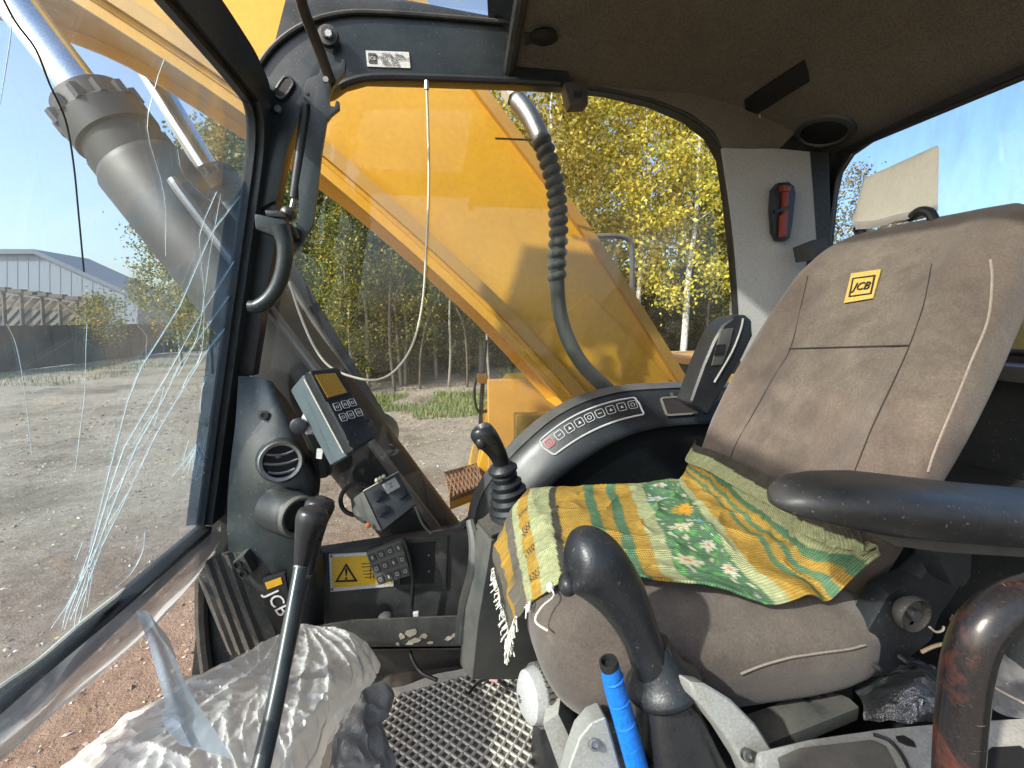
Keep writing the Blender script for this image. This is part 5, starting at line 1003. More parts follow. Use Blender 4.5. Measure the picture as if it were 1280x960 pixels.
zs = [-.50, -.49, -.47, -.44] + [-.40 + .03 * i for i in range(17)] + [.10, .115, .13, .142, .152, .160, .165, .168]
NA = 72
for z in zs:
    w_, th = lerpt(WW, z), lerpt(TK, z); r_ = []
    for k in range(NA):
        a = 2 * math.pi * k / NA; c_, s_ = math.cos(a), math.sin(a); y = YC + w_ * math.copysign(abs(c_) ** .5, c_)
        if s_ > 0: x = sfront(y, z)
        else: x = lerpt(XF, z) + .0575 + th / 2 * abs(s_) ** .5
        r_.append(Wd(x, y, z + .006 * (1 - ((y - YC) / .2) ** 2) * max(0, (z - .1) / .07)))
    rings.append(r_)
back = obj('backrest', loft(rings), FAB, seat, ang=80)
fb = lambda x, y, z: x - sfront(y, max(-.49, min(.167, z)))
def onback(px, py, h=.0): p = hit(px, py, fb, .5, 1.6); return p - V((.9, .1, -.35)).normalized() * h
def seam(pts, r, m, par, nm='seam', h=.0003): return obj(nm, tube([onback(x, y, h) for x, y in pts], r, 6, 5), m, par)
seam([(987, 436), (1020, 435), (1060, 434), (1100, 433), (1137, 432)], .0016, FABS, back)
seam([(1010, 345), (1002, 380), (988, 436), (968, 470), (940, 520), (918, 560), (905, 600)], .0010, FABS, back); seam([(1165, 330), (1155, 380), (1137, 432), (1118, 475), (1092, 530), (1068, 590)], .0010, FABS, back)
seam([(1238, 325), (1240, 350), (1235, 400), (1215, 450), (1195, 500), (1170, 560), (1160, 590)], .0016, PIPE, back, 'piping')
# logo patch
lp = [onback(x, y, .0025) for x, y in ((1066, 343), (1103, 338), (1093, 374), (1057, 380))]
patch = obj('logo_patch', gridmesh([[lp[0].lerp(lp[1], i / 6).lerp(lp[3].lerp(lp[2], i / 6), j / 6) for j in range(7)] for i in range(7)], .002), mat('patch_yellow', (0.46, 0.31, 0.075), .8, var=.15, vs=60, bump=.5, bs=500, bd=.001), seat)
pn = (lp[1] - lp[0]).cross(lp[3] - lp[0]).normalized(); pn = pn if pn.x < 0 else -pn; pcn = sum(lp, V()) / 4; PM = rot_to(pn, lp[1] - lp[0])
fq = lambda k: [pcn + (p - pcn) * k + (V((0, 0, 0))) for p in [onback(x, y, .0045) for x, y in ((1068, 349), (1097, 345), (1092, 369), (1063, 373))]]
obj('patch_border', holed(fq(1.0), [fq(.86)], pn * .0012), BLACK, patch, smooth=False)
text('patch_letters', 'JCB', onback(1080.5, 359.5, .0055), PM, .0215, BLACK, patch, .0006, .0, .95)
# headrest
hc = [PX(x, y, .845) for x, y in ((1079, 222), (1174, 179), (1172, 264), (1150, 270), (1064, 284))]
head = obj('headrest_pad', prism(hc, (.035, .03, .0)), FOAM, seat, bevel=.010, seg=3)
obj('film_flap', gridmesh(patchgrid([[PX(1066, 276, .842), PX(1090, 276, .838), PX(1120, 268, .840), PX(1150, 262, .838), PX(1173, 255, .842)], [PX(1070, 287, .836), PX(1092, 285, .842), PX(1120, 277, .834), PX(1148, 271, .842), PX(1172, 264, .838)]], 4, 3)), BAG, head, recalc=False)
obj('headrest_post', tube([PX(1073, 284, .85), PX(1076, 291, .855), PX(1082, 300, .83)], .010, 10, 3), RUB, seat); obj('headrest_post', tube([PX(1138, 272, .85), PX(1150, 264, .835), PX(1162, 266, .835), PX(1168, 276, .835)], .008, 10, 4), RUB, seat)
# cushion
CC, CA = V((.365, .685, -.440)), (.245, .245, .080)
def cush_z(x, y):
    q = 1 - abs((x - CC.x) / CA[0]) ** 6 - abs((y - CC.y) / CA[1]) ** 6
    return CC.z + CA[2] * max(0, q) ** .3125 if q > 0 else CC.z
vv, ff = superel((0, 0, 0), (1, 1, 1), 6.0, 3.2, 84, 40)
vs_ = []
for p in vv:
    x, y = CC.x + p.x * CA[0], CC.y + p.y * CA[1]; z = CC.z + p.z * CA[2] * (1 if p.z > 0 else 1.0)
    d_ = .004 * noise.noise(V((x * 11, y * 11, z * 11))) + .002 * noise.noise(V((x * 30, y * 30, z * 30))); vs_.append(Wd(x, y, z + d_))
cush = obj('seat_cushion', (vs_, ff), FAB, seat, ang=80)
def oncush(px, py, h=.0022): p = hit(px, py, lambda x, y, z: ((abs((x - CC.x) / CA[0]) ** 6 + abs((y - CC.y) / CA[1]) ** 6) ** (3.2 / 6) + abs((z - CC.z) / CA[2]) ** 3.2) - 1, .2, 1.5); return p + V((-.2, -.8, .5)).normalized() * h
obj('piping', tube([oncush(x, y) for x, y in ((925, 842), (950, 832), (970, 826), (990, 821), (1010, 818), (1030, 815), (1060, 811), (1080, 806))], .0016, 6, 5), PIPE, cush)
# seat pan, suspension, knobs
obj('seat_pan', box(Wd(.38, .69, -.545), (.40, .40, .06)), BLK, seat, bevel=.02); obj('suspension', loft([[Wd(.37 + a * sx, .70 + b * sx, z) for a, b in ((-.17, -.18), (.2, -.18), (.2, .18), (-.17, .18))] for z, sx in ((-.56, 1), (-.62, .92), (-.66, 1.03), (-.72, .92), (-.76, 1.03), (-.82, .92), (-.88, 1.05), (-1.01, 1.1))]), RUB, seat, bevel=.01)
sl_ = obj('slide_plate', prism([PZ(x, y, -.50) for x, y in ((905, 902), (1030, 858), (1062, 872), (1075, 884), (935, 940))], (0, 0, -.02)), GREYD, seat, bevel=.004)
for x, y in ((1006, 872), (1025, 866), (1041, 861)): obj('slot', box(PZ(x, y, -.499), (.006, .014, .004)), BLACK, sl_, smooth=False)
obj('front_trim', prism([PY(x, y, .50) for x, y in ((678, 905), (698, 892), (742, 985), (712, 1000))], (.02, .05, 0)), GREYM, seat, bevel=.004); obj('front_trim', prism([PY(x, y, .54) for x, y in ((700, 885), (716, 892), (752, 950), (736, 962))], (.02, .05, 0)), GREYM, seat, bevel=.004)
kn = PY(672, 868, .555); ka = V((-.97, -.24, .12)); kb = obj('adjuster_knob', lathe(kn, ka, [(.001, .022), (.024, .022), (.033, .016), (.036, .004), (.036, .0)], 36), GREYP, seat)
mb = MB(); K_ = rot_to(ka)
for k in range(36): a = 2 * math.pi * k / 36; mb.add(box(kn + K_ @ V((.0375 * math.cos(a), .0375 * math.sin(a), -.012)), (.005, .004, .028), K_ @ Matrix.Rotation(a, 3, 'Z')))
mb.add(lathe(kn, ka, [(.036, -.026), (.036, .0)], 36)); obj('knurled_rim', mb, GREYD, kb, kind='stuff'); text('knob_mark', '60', kn + K_ @ V((0, -.014, .0225)), K_, .011, GREYD, kb, .0003)
obj('clip', hexa([PY(x, y, .66) for x, y in ((639, 752), (650, 748), (653, 764), (645, 769))], (.0, .02, 0)), WHITE, seat, bevel=.002)
rc = PY(1140, 767, .435); rk = obj('recliner_plate', prism([PY(x, y, .455) for x, y in ((1112, 742), (1150, 725), (1185, 690), (1215, 690), (1210, 720), (1175, 770), (1165, 800), (1110, 845), (1060, 850), (1070, 815))], (0, .03, 0)), RUB, seat, bevel=.004)
obj('recliner_wheel', lathe(rc, (0, -1, 0), [(.016, -.012), (.0225, -.004), (.0235, .003), (.0215, .006), (.0195, .003), (.018, -.002), (.001, -.002)], 36), BLKD, seat, ang=50); obj('wheel_hub', lathe(rc, (0, -1, 0), [(.008, -.003), (.007, .006), (.003, .006)], 16), STEEL, seat)
for x, y in ((1132, 774), (1136, 781), (1094, 832), (1126, 822)): obj('bolt', lathe(PY(x, y, .445), (0, -1, 0), [(.0035, -.002), (.003, .008)], 8), STEEL, seat)
# near armrest
ar = []
for px_, py_, hh, ww in ((967, 627, 2, .004), (972, 626, 10, .016), (984, 624, 18, .026), (1005, 623, 24, .036), (1040, 625, 30, .044), (1090, 629, 34, .050), (1150, 635, 33, .052), (1220, 642, 32, .052), (1300, 648, 31, .052), (1500, 668, 31, .052)):
    c = PY(px_, py_, .375); k = (c - V((0, 0, H))).dot(FW) / FPX; r_ = []
    for q in range(28):
        a = 2 * math.pi * q / 28; sgn = lambda v_: math.copysign(abs(v_) ** .72, v_); zz = sgn(math.sin(a)) * hh * k; r_.append(c + V((0, sgn(math.cos(a)) * ww * (1 if zz > 0 else .9), zz * (1 if zz > 0 else .92))))
    ar.append(r_)
obj('armrest', loft(ar), ARM, seat, ang=80); obj('armrest_shell', prism([PY(x, y, .36) for x, y in ((1082, 664), (1160, 668), (1300, 655), (1420, 660), (1420, 705), (1280, 698), (1180, 692), (1120, 684))], (0, .035, 0)), GREYD, seat, bevel=.006); obj('armrest_bracket', prism([PY(x, y, .41) for x, y in ((1172, 688), (1216, 690), (1214, 722), (1206, 734), (1192, 734), (1176, 705))], (0, .03, 0)), BLK, seat, bevel=.004); obj('armrest_screw', lathe(PY(1262, 672, .358), (0, -1, 0), [(.004, -.002), (.003, .003)], 10), SILV, seat)
# folded-up far armrest with switches
fa = thing('far_armrest', 'raised black right armrest with switches behind the seat edge', 'armrest', PY(885, 500, 1.03))
obj('pad', prism([PY(x, y, 1.02) for x, y in ((862, 505), (880, 455), (893, 425), (904, 406), (918, 395), (932, 393), (941, 400), (942, 420), (930, 445), (900, 495), (885, 520))], (0, .07, 0)), RUB, fa, bevel=.012, seg=3); obj('face_strip', prism([PY(x, y, 1.016) for x, y in ((902, 412), (917, 410), (912, 432), (903, 456), (890, 457))], (0, .006, 0)), GREYD, fa, bevel=.002); obj('edge_highlight', tube([PY(x, y, 1.018) for x, y in ((929, 398), (926, 412), (915, 440), (893, 478))], .0025, 6, 3), GREYM, fa)  # thin pale tube adds a painted highlight down the pad edge
for i in range(4): obj('rib', tube([PY(896 + i * 3, 434 + 0 * i, 1.013), PY(893 + i * 3, 443, 1.013)], .0016, 5, 0), RUBG, fa)
obj('thumbwheel', prism([PY(x, y, 1.013) for x, y in ((896, 431), (907, 430), (904, 443), (893, 444))], (0, .004, 0)), BLACK, fa, smooth=False)
sbx = thing('seat_belt_reel', 'black seat belt reel between rear pillar and seat', 'belt reel', PY(1020, 310, 1.1)); obj('body', hexa([PY(x, y, 1.1) for x, y in ((1008, 306), (1033, 296), (1040, 318), (1012, 326))], (0, .05, 0)), BLKD, sbx, bevel=.005); obj('strap', prism([PY(x, y, 1.12) for x, y in ((1010, 318), (1022, 312), (1010, 420), (1000, 430))], (0, .003, 0)), BLACK, sbx)

# ------------------------------------------------------------------ woven rug on the seat
ORG, GRN_, PAL, DRK, GRY = (0.47, 0.275, 0.035), (0.075, 0.20, 0.105), (0.43, 0.455, 0.24), (0.035, 0.032, 0.030), (0.14, 0.125, 0.11)
bands = [(.045, DRK), (.085, GRY), (.102, ORG), (.130, GRY), (.150, PAL), (.178, ORG), (.225, PAL), (.240, DRK), (.30, ORG), (.322, GRN_), (.350, ORG), (.372, GRN_), (.402, ORG), (.432, PAL), (.57, 'F'), (.61, PAL), (.70, ORG), (.722, GRN_), (.752, ORG), (.774, GRN_), (.80, ORG), (.83, GRN_), (.925, PAL), (.945, PAL), (1.01, DRK)]
random.seed(3)
flowers = [(.47, .16, .030, 6, (.62, .60, .52)), (.455, .30, .034, 5, (.50, .55, .58)), (.505, .44, .050, 14, (.60, .30, .03)), (.535, .56, .030, 5, (.20, .42, .55)), (.47, .60, .034, 7, (.60, .56, .40)), (.52, .72, .040, 9, (.62, .58, .48)), (.46, .83, .036, 6, (.55, .52, .35)), (.54, .88, .034, 7, (.60, .55, .44)), (.535, .10, .022, 5, (.55, .30, .10)), (.545, .28, .024, 5, (.62, .58, .50))]
def rugcol(u, v):
    m_ = .80 - .22 * v; u = .5 * u / m_ if u < m_ else .5 + .5 * (u - m_) / (1 - m_)      # the stripes fan out towards the near edge
    u = u + .004 * noise.noise(V((u * 30, v * 12, 0)))
    for e, c in bands:
        if u < e: break
    if c == 'F':
        c = GRN_
        for fu, fv, fr_, k, fc in flowers:
            du, dv_ = (u - fu), (v - fv) * .72; r_ = math.hypot(du, dv_); a = math.atan2(dv_, du)
            fr_ = fr_ * .74
            if r_ < fr_ * (.45 + .55 * abs(math.cos(a * k / 2))): return fc if r_ > fr_ * .25 else (.50, .22, .03)
        n_ = noise.noise(V((u * 60, v * 34, 5)))
        if n_ > .28: return (.12, .34, .10)
        if n_ < -.42: return (.50, .50, .36)
    if .150 < u < .178 and ((int((v * 46)) % 9) in (3, 4, 5)) and ((int(v * 46) + int((u - .15) * 400)) % 2 == 0): return DRK
    if u < .02 and 0.6 < v: return (.5, .5, .46) if noise.noise(V((u * 300, v * 60, 1))) > .3 else (.02, .03, .03)
    n_ = .86 + .30 * noise.noise(V((u * 90, v * 70, 0))) + .12 * noise.noise(V((u * 6, v * 5, 3))); g_ = (.26, .23, .16); return tuple((x * .88 + y * .12) * n_ for x, y in zip(c, g_))
NU, NV = 260, 150
def ynear(u): return lerpt([(0, .64), (.12, .60), (.25, .56), (.42, .515), (.62, .475), (.85, .46), (1, .475)], u)
gridp = []
cols = []
for j in range(NV + 1):
    v = j / NV; y0 = .905
    def path(y):
        pts = []; xfr = CC.x - CA[0] * max(.0, 1 - abs((y - CC.y) / CA[1]) ** 6) ** (1 / 6)
        pts += [V((xfr - .012, -.515)), V((xfr - .013, -.485)), V((xfr - .010, -.45)), V((xfr + .000, -.412))]
        for k in range(1, 15): x = xfr + .012 + (.522 - xfr - .012) * k / 14; pts.append(V((x, cush_z(x, y) + .006)))
        for z, q in ((-.340, .024), (-.318, .018), (-.295, .014), (-.272, .012)): pts.append(V((sfront(y, z) - q, z)))
        return pts
    cols.append((v, path))
def resample(p, n):
    d = [0]
    for a, b in zip(p, p[1:]): d.append(d[-1] + (b - a).length)
    out, i = [], 0
    for k in range(n + 1):
        s = d[-1] * k / n
        while i < len(p) - 2 and d[i + 1] < s: i += 1
        t = (s - d[i]) / max(1e-9, d[i + 1] - d[i]); out.append(p[i].lerp(p[i + 1], min(1, max(0, t))))
    return out
prof_cache = {}
for k in range(41):
    y = .46 + .46 * k / 40; prof_cache[k] = resample(cr(cols[0][1](y), 3), NU)
gridp = []
for i in range(NU + 1):
    u = i / NU; col = []
    for j in range(NV + 1):
        v = j / NV; y = .905 + (ynear(u) - .905) * v; kk = min(39.999, max(0, (y - .46) / .46 * 40)); k0 = int(kk); p = prof_cache[k0][i].lerp(prof_cache[k0 + 1][i], kk - k0)
        ed = min(1, v * 8, (1 - v) * 8, u * 8, (1 - u) * 8)
        h = .005 + .0085 * (noise.noise(V((u * 5, v * 3.5, 4))) + .4) + .0080 * (1 - abs(noise.noise(V((u * 7 + v * 4, v * 5 - u * 3, 11))))) ** 6 * ed + .0016 * noise.noise(V((u * 26, v * 20, 2))) + .006 * max(0, math.sin(9 * u + 5 * v + 2.5 * noise.noise(V((u * 3, v * 3, 7))))) * (.4 + .6 * v)
        nearfold = max(0, v - .72) / .28 * max(0, min(1, (u - .60) / .25)); h += nearfold * (.022 + .016 * math.sin(u * 38))
        nearlip = max(0, v - .90) / .10 * max(0, min(1, (u - .30) / .1)) * max(0, min(1, (.62 - u) / .1)); h += nearlip * .016
        if u < .13: dx, dz = -h * .8, 0
        elif u > .93: dx, dz = -h, h * .5
        else: dx, dz = 0, h
        yy = y - nearfold * .012 * math.sin(u * 30) + .004 * noise.noise(V((u * 7, v * 2, 1)))
        col.append(Wd(p.x + dx - nearfold * .03, yy, p.y + dz))
    gridp.append(col)
rv, rf = gridmesh(gridp)
rug = obj('woven_rug', (rv, rf), None, loc=Wd(.36, .7, -.36), recalc=False)
tag(rug, 'striped yellow and green woven rug with flowers spread over the seat', 'rug')
me = rug.data; ca = me.color_attributes.new('weave', 'FLOAT_COLOR', 'POINT'); uvl = me.uv_layers.new(name='uv')
cdat = []
for i in range(NU + 1):
    for j in range(NV + 1): cdat += [*rugcol(i / NU, j / NV), 1.0]
ca.data.foreach_set('color', cdat); luv = []
for l in me.loops: luv += [(l.vertex_index // (NV + 1)) / NU, (l.vertex_index % (NV + 1)) / NV]
uvl.data.foreach_set('uv', luv)
def rugmat():
    m, t, b, N, L = nodes('rug_weave'); at = N('ShaderNodeAttribute'); at.attribute_name = 'weave'; uv = N('ShaderNodeUVMap'); uv.uv_map = 'uv'
    mp = N('ShaderNodeMapping'); mp.inputs['Scale'].default_value = (190, 120, 1); L(uv.outputs[0], mp.inputs[0]); wv = N('ShaderNodeTexWave'); wv.wave_type = 'BANDS'; wv.bands_direction = 'Y'; wv.inputs['Scale'].default_value = .32; wv.inputs['Distortion'].default_value = .6; L(mp.outputs[0], wv.inputs['Vector'])
    ck = N('ShaderNodeTexWave'); ck.bands_direction = 'X'; ck.inputs['Scale'].default_value = .32; ck.inputs['Distortion'].default_value = .6; L(mp.outputs[0], ck.inputs['Vector'])
    hgt = mth(t, 'ADD', wv.outputs['Fac'], mth(t, 'MULTIPLY', ck.outputs['Fac'], .5)); c = mixc(t, mth(t, 'MULTIPLY', wv.outputs['Fac'], .28), at.outputs['Color'], (.03, .03, .02))
    n1 = noise_n(t, uv.outputs[0], 14, 6, .7); r1 = ramp(t, [(.4, (0, 0, 0)), (.75, (1, 1, 1))]); L(n1.outputs[0], r1.inputs[0]); c = mixc(t, mth(t, 'MULTIPLY', r1.outputs[0], .16), c, (.20, .17, .12))
    L(c, b.inputs['Base Color']); b.inputs['Roughness'].default_value = .95; b.inputs['Specular IOR Level'].default_value = .1; bp = N('ShaderNodeBump'); bp.inputs['Strength'].default_value = .6; bp.inputs['Distance'].default_value = .002; L(hgt, bp.inputs['Height']); L(bp.outputs[0], b.inputs['Normal']); return m
me.materials.append(rugmat())
sm_ = rug.modifiers.new('thickness', 'SOLIDIFY'); sm_.thickness = .0035; sm_.offset = 1
mb = MB(); random.seed(8)
for j in range(0, NV + 1, 2):
    p = gridp[0][j]; l = random.uniform(.006, .016) * (2.6 if (j < 14 or j > NV - 16) else 1); q = p + V((random.uniform(-.014, .004), random.uniform(-.006, .006), -l)); mb.add(tube([p, p.lerp(q, .5) + V((random.uniform(-.006, .006), random.uniform(-.004, .004), .002)), q], .0011, 5, 3))
for j in range(46): 
    i = int(random.random() ** 1.5 * 46); p = gridp[i][NV]; q = p + V((random.uniform(-.012, .004), random.uniform(-.02, -.004), random.uniform(-.012, .004))); mb.add(tube([p, p.lerp(q, .5) + V((0, 0, .004)), q], .0011, 5, 3))
p = gridp[60][NV]; mb.add(tube([p, p + V((.0, -.02, .0)), p + V((-.02, -.035, -.004)), p + V((-.032, -.05, -.012)), p + V((-.018, -.06, -.02))], .0014, 5, 4)); mb.add(superel(p, (.006, .005, .008), 2, 2, 10, 6))
o = obj('fringe', mb, FRINGE, rug, kind='stuff')

# ================================================================== near (left-hand) console
nj = thing('left_joystick', 'large black rubber joystick in the foreground', 'joystick', PY(850, 950, .42))
obj('grip', tube([PY(x, y, d) for x, y, d in ((822, 850, .42), (812, 825, .42), (802, 798, .42), (789, 769, .42), (771, 738, .42), (750, 713, .42), (733, 700, .42), (720, 694, .42), (709, 693, .42))], [.024, .0215, .021, .0240, .0290, .0335, .0350, .030, .012], 28, 8), RUB, nj, ang=80)
obj('thumb_ridge', tube([PY(x, y, .405) for x, y in ((738, 684), (764, 700), (782, 720), (791, 750))], [.004, .007, .006, .002], 10, 5), RUB, nj)
obj('palm_nub', superel(PY(709, 731, .415), (.009, .012, .011), 2.2, 2.2, 24, 14), RUB, nj, ang=80)
cA = V((.30, -.15, -1)); obj('collar', lathe(PY(826, 846, .42), -cA, [(.030, -.016), (.038, -.014), (.0420, -.008), (.0415, -.003), (.036, .003), (.029, .012), (.0245, .026), (.021, .04)], 32), RUB, nj, ang=70)
def sq(c, wx, wy, z, n=7): return [V(c) + V((x, y, z)) for x, y in rrect(wx, wy, min(wx, wy) * .28, n)]
b0 = PY(829, 858, .42); b1 = PY(862, 990, .40)
obj('boot', loft([sq(b0, .050, .052, 0), sq(b0.lerp(b1, .12), .060, .060, 0), sq(b0.lerp(b1, .5), .078, .074, 0), sq(b0.lerp(b1, .72), .090, .082, 0), sq(b0.lerp(b1, .75), .104, .095, 0), sq(b0.lerp(b1, .80), .110, .10, 0), sq(b0.lerp(b1, .83), .098, .09, 0), sq(b0.lerp(b1, 1.1), .110, .10, 0)]), RUBG, nj, ang=60)
bt = thing('blue_taped_lever', 'short lever wrapped in blue tape left of foreground joystick', 'lever', PY(800, 970, .39)); obj('taped_stem', tube([PY(762, 832, .395), PY(768, 858, .395), PY(780, 900, .392), (PY(798, 965, .388)), PY(815, 1030, .385)], [.0098, .0112, .0114, .0118, .012], 20, 6), BLUE, bt)
obj('tube_end', lathe(PY(762, 833, .395), PY(760, 823, .395) - PY(763, 836, .395), [(.0097, -.003), (.0100, .004), (.0095, .007), (.0075, .007), (.007, .001), (.0005, .001)], 20), BLACK, bt)
for k in range(5): 
    p = PY(762, 832, .395).lerp(PY(798, 965, .388), .12 + .2 * k); obj('tape_edge', lathe(p, V((.10, -.03, -.26)), [(.0110, -.0020), (.0117, 0), (.0110, .0012)], 20, False), BLUE, bt)
lc = thing('left_console', 'light grey left console with joystick surround in the foreground', 'console', Wd(.30, .36, -.60))
def slab(pts, vec, m, nm, bev=.005): return obj(nm, prism(pts, vec), m, lc, bevel=bev, seg=3)
slab([PY(x, y, .395) for x, y in ((698, 1010), (712, 955), (724, 922), (740, 903), (758, 896), (768, 930), (790, 1010))], (.01, .05, -.03), GREYM, 'surround')
slab([PY(x, y, .37) for x, y in ((862, 852), (882, 855), (915, 875), (946, 906), (972, 946), (996, 1005), (950, 1005), (930, 957), (905, 917), (882, 888), (868, 872))], (.0, .025, -.012), GREYM, 'surround', .006)
for x, y, d in ((873, 868, .385), (743, 931, .392), (935, 945, .363)):
    p = PY(x, y, d); s_ = obj('screw', lathe(p, (-.1, -.85, .5), [(.0062, -.004), (.0058, .0012), (.0035, .0015), (.003, -.001), (.0005, -.001)], 16), STEEL, lc)
tp_ = [PZ(x, y, -.43) for x, y in ((945, 936), (1010, 921), (1100, 908), (1165, 902), (1300, 893), (1420, 960), (1300, 1060), (960, 1060))]
slab(tp_, (0, 0, -.16), GREYM, 'console_top', .008); ins = [PZ(x, y, -.4285) for x, y in ((972, 946), (1000, 934), (1090, 924), (1108, 932), (1128, 970), (1140, 1010), (985, 1010))]
obj('inset_pad', prism(ins, (0, 0, -.004)), GREYD, lc, bevel=.002)
obj('finger_slot', prism([PZ(x, y, -.4285) for x, y in ((1120, 920), (1130, 919), (1142, 926), (1145, 933), (1134, 931), (1123, 926))], (0, 0, -.003)), BLACK, lc, smooth=False); obj('edge_groove', tube([PZ(x, y, -.4285) for x, y in ((1092, 918), (1112, 926), (1128, 945), (1142, 975))], .0018, 6, 4), BLACK, lc)
obj('cup_recess', prism([PZ(x, y, -.4285) for x, y in ((1222, 948), (1240, 934), (1275, 932), (1300, 950), (1300, 985), (1240, 985))], (0, 0, -.003)), BLACK, lc, smooth=False); obj('dark_well', prism([PZ(x, y, -.4285) for x, y in ((1168, 930), (1190, 920), (1200, 945), (1190, 960), (1175, 950))], (0, 0, -.003)), BLACK, lc, smooth=False)
obj('console_body', box(Wd(.42, .22, -.80), (.5, .26, .40)), BLK, lc, bevel=.02)
gb = thing('grab_bar', 'bent grab bar with paint worn to reddish brown in the foreground', 'grab bar', PY(1195, 1010, .24)); obj('bar', tube([PY(x, y, .24) for x, y in ((1192, 1060), (1197, 960), (1203, 880), (1210, 828), (1224, 790), (1250, 763), (1285, 746), (1330, 738), (1420, 736))], .0148, 24, 8), BAR, gb, ang=80); obj('end_collar', lathe(PY(1193, 1040, .24), (0, 0, 1), [(.022, -.02), (.022, 0), (.016, .006)], 20), RUB, gb)
t = thing('loose_stick', 'pale bent wire stub beside the recliner wheel', 'wire', PY(1190, 806, .40)); obj('stub', tube([PY(x, y, .42) for x, y in ((1152, 815), (1170, 807), (1196, 802), (1215, 802))], .0022, 6, 4), mat('pale_wood', (.45, .34, .22), .8), t); obj('hook', tube([PY(x, y, .42) for x, y in ((1162, 784), (1170, 790), (1178, 788), (1180, 783))], .0014, 6, 4), WIRE, t)
# plastic bags behind the console
def crumple(g, amp, sc, seed):
    out = []
    for i, c in enumerate(g):
        q = []
        for j, p in enumerate(c):
            n_ = noise.noise_vector(p * sc + V((seed, 0, 0))) * amp + noise.noise_vector(p * sc * 2.7 + V((0, seed, 0))) * amp * .45; rdg = (1 - abs(noise.noise(p * sc * 1.4 + V((0, 0, seed))))) ** 3 * amp * .9
            q.append(p + n_ + V((0, -.4, .8)) * rdg)
        out.append(q)
    return out
db = thing('dark_plastic_bag', 'shiny dark clear bag lying between seat and left console', 'plastic bag', PY(1110, 900, .44))
obj('film', gridmesh(crumple(patchgrid([[PY(1060, 850, .50), PY(1100, 832, .50), (PY(1140, 822, .50)), PY(1180, 835, .48)], [PY(1075, 880, .44), PY(1110, 860, .43), PY(1150, 850, .42), PY(1185, 870, .42)], [PY(1085, 905, .42), PY(1120, 900, .40), PY(1160, 905, .39), PY(1190, 910, .38)]], 10, 12), .008, 22, 3)), FILMD, db, recalc=False)
db2 = thing('clear_plastic_sheet', 'crumpled clear plastic sheet behind the near armrest', 'plastic sheet', PY(1240, 780, .55)); obj('film', gridmesh(crumple(patchgrid([[PY(1185, 712, .70), PY(1230, 705, .68), PY(1300, 720, .66)], [PY(1190, 745, .60), PY(1235, 750, .58), PY(1300, 760, .56)], [PY(1200, 800, .52), PY(1240, 830, .48), PY(1300, 860, .45)], [PY(1225, 880, .44), PY(1260, 895, .42), PY(1310, 905, .40)]], 10, 8), .010, 16, 5)), FILM, db2, recalc=False)
t = thing('thin_straw', 'thin pale straw lying across the plastic sheet', 'straw', PY(1260, 870, .40)); obj('straw', tube([PY(1232, 852, .42), PY(1255, 866, .40), PY(1290, 884, .38)], .0013, 6, 3), WIRE, t)
obj('rear_bulkhead', box(Wd(.98, .50, -.66), (.30, 1.2, .70)), BLK, cab, bevel=.02); obj('rear_shelf_edge', box(Wd(1.10, .45, -.10), (.10, 1.1, .03)), GREYD, cab, bevel=.006)

# ------------------------------------------------------------------ floor mat with raised diamond lattice
fm = thing('floor_mat', 'grey diamond lattice floor mat in the foot well', 'floor mat', Wd(0, .9, -1.0))
MZ = -.995; A_, B_, C_, D_ = PZ(452, 880, MZ), PZ(648, 822, MZ), PZ(735, 1010, MZ), PZ(400, 1030, MZ)
def mq(u, v): return A_.lerp(B_, u).lerp(D_.lerp(C_, u), v)
obj('base_sheet', prism([A_, B_, C_, D_], (0, 0, -.006)), mat('mat_base', (0.10, 0.093, 0.082), .9, var=.4, vs=14, dust=.4), fm); mb = MB()
nu_, nv_ = 17, 12; hw = V((0, 0, .004))
for i in range(-nv_, nu_ + 1):
    for sg in (1, -1):
        pts = []
        for j in range(nv_ + 1):
            uu = (i + j) / nu_ if sg == 1 else (i + nv_ - j) / nu_
            if -1e-6 <= uu <= 1 + 1e-6: pts.append(mq(uu, j / nv_ * .97 + .03) + hw)
        if len(pts) > 1: mb.add(tube(pts, .0042, 5, 0))
obj('lattice', mb, MATM, fm, kind='stuff'); obj('border', gridmesh([[mq(i / 20, .0 + .045 * j) + V((0, .0, .005 + (.016 if j == 0 else 0) + .004 * math.sin(i * .9))) for j in range(2)] for i in range(21)], -.004), MATM, fm); obj('border', gridmesh([[mq(.965 + .035 * j, i / 20) + V((0, 0, .005 + (.012 if j == 1 else 0))) for j in range(2)] for i in range(21)], -.004), MATM, fm)
t = thing('pink_wire', 'thin dark wire with a pink sleeve lying on the floor mat', 'wire', PZ(620, 860, -.98)); obj('wire', tube([PZ(x, y, -.975) for x, y in ((585, 868), (600, 852), (618, 849), (632, 858), (655, 868))], .004, 8, 4), RUB, t); obj('sleeve', tube([PZ(612, 849, -.974), PZ(622, 851, -.974)], .005, 8, 0), mat('pink_plastic', (.5, .22, .25), .6), t)
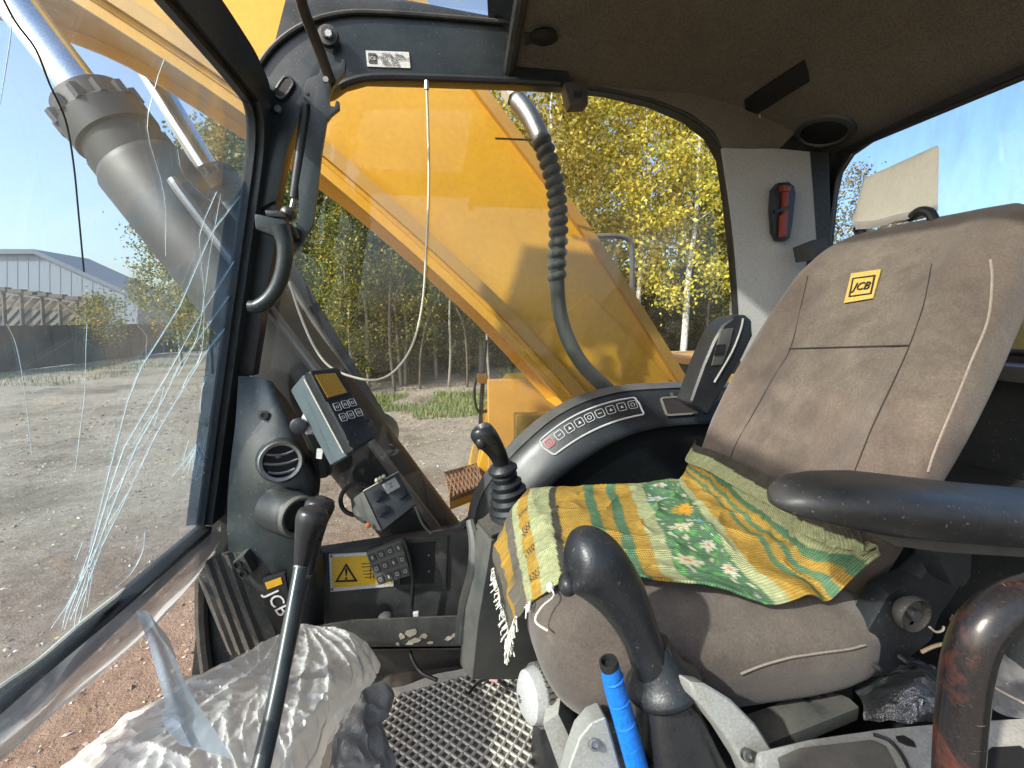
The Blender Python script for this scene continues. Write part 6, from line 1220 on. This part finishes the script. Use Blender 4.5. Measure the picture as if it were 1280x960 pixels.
# ------------------------------------------------------------------ white polythene bag on the floor
bgp = [[(60, 985, .70), (150, 905, .78), (225, 856, .85), (300, 814, .95), (345, 796, 1.0), (385, 780, 1.03), (432, 785, 1.03), (452, 800, 1.02), (470, 832, 1.0)], [(72, 1010, .62), (170, 935, .70), (240, 890, .76), (310, 850, .84), (350, 832, .88), (395, 814, .92), (430, 816, .94), (452, 830, .95), (464, 850, .96)],
       [(90, 1050, .56), (190, 985, .62), (260, 940, .68), (320, 905, .74), (360, 885, .78), (400, 862, .82), (428, 858, .86), (442, 862, .9), (450, 868, .93)], [(120, 1100, .52), (220, 1040, .56), (285, 1000, .62), (335, 970, .66), (372, 945, .70), (402, 915, .76), (416, 897, .82), (424, 892, .86), (434, 886, .9)], [(150, 1160, .5), (245, 1100, .53), (305, 1060, .56), (350, 1030, .60), (382, 1000, .66), (405, 965, .72), (414, 935, .78), (420, 915, .83), (432, 900, .88)]]
pb = thing('white_plastic_bag', 'crumpled white polythene bag on the floor by the windscreen', 'plastic bag', Wd(-.35, .85, -1.0))
gB = patchgrid([[PY(*q) for q in r] for r in bgp], 22, 26)
def fold(p, u, v):
    q = p + noise.noise_vector(p * 3.5) * .030; rd = 0; w_ = noise.noise(p * 9) * .55
    for (cu, cv, nf, am, ph) in ((.64, -.04, 17, .018, 0), (1.02, .62, 15, .014, 2), (.30, 1.15, 19, .014, 4), (.38, .30, 21, .010, 1)):       # folds run out from where the film is gathered
        du, dv = (u - cu) * 1.6, v - cv; r_ = math.hypot(du, dv); a = math.atan2(dv, du) * nf + ph + w_ * 2.2 + 2.0 * noise.noise(V((r_ * 3, a_k(du, dv), ph)))
        rd += am * min(1, r_ * 2.2) * math.exp(-r_ * 1.1) * ((1 - abs(math.sin(a * .5))) ** 2.2 * 1.7 - .35)
    d_ = noise.voronoi(V((q.x * 26 + q.y * 9, q.y * 30 - q.x * 8, q.z * 20)) + noise.noise_vector(q * 14) * .5)[0]; rd += .0060 * math.exp(-((d_[1] - d_[0]) / .20) ** 1.2)
    return q + V((-.1, -.45, .85)) * rd
def a_k(du, dv): return math.atan2(dv, du) * 2
nB, mB = len(gB), len(gB[0])
gB = [[fold(p, i / (nB - 1), j / (mB - 1)) for j, p in enumerate(c)] for i, c in enumerate(gB)]; obj('bag', gridmesh(gB), BAG, pb, recalc=False)
rg = thing('grey_rag', 'dirty grey rag beside the white plastic bag', 'rag', PZ(450, 900, -.97)); obj('cloth', gridmesh(crumple(patchgrid([[PY(425, 870, .96), PY(455, 856, .98), PY(490, 862, .98), PY(492, 880, .97)], [PY(420, 910, .88), PY(450, 885, .92), PY(478, 885, .94), PY(490, 892, .95)], [PY(410, 960, .80), PY(440, 930, .84), PY(462, 915, .88), PY(480, 905, .92)], [PY(420, 1000, .76), PY(450, 985, .78), PY(480, 980, .80), PY(500, 975, .82)]], 9, 9), .012, 22, 9), .002), mat('grey_cloth', (.30, .29, .27), .95, var=.4, vs=12, bump=.4, bs=200), rg)
obj('white_rope', tube([PY(713, 930, .52), PY(718, 942, .515), PY(721, 960, .51), PY(726, 985, .51)], .006, 8, 4), WHITE, seat)
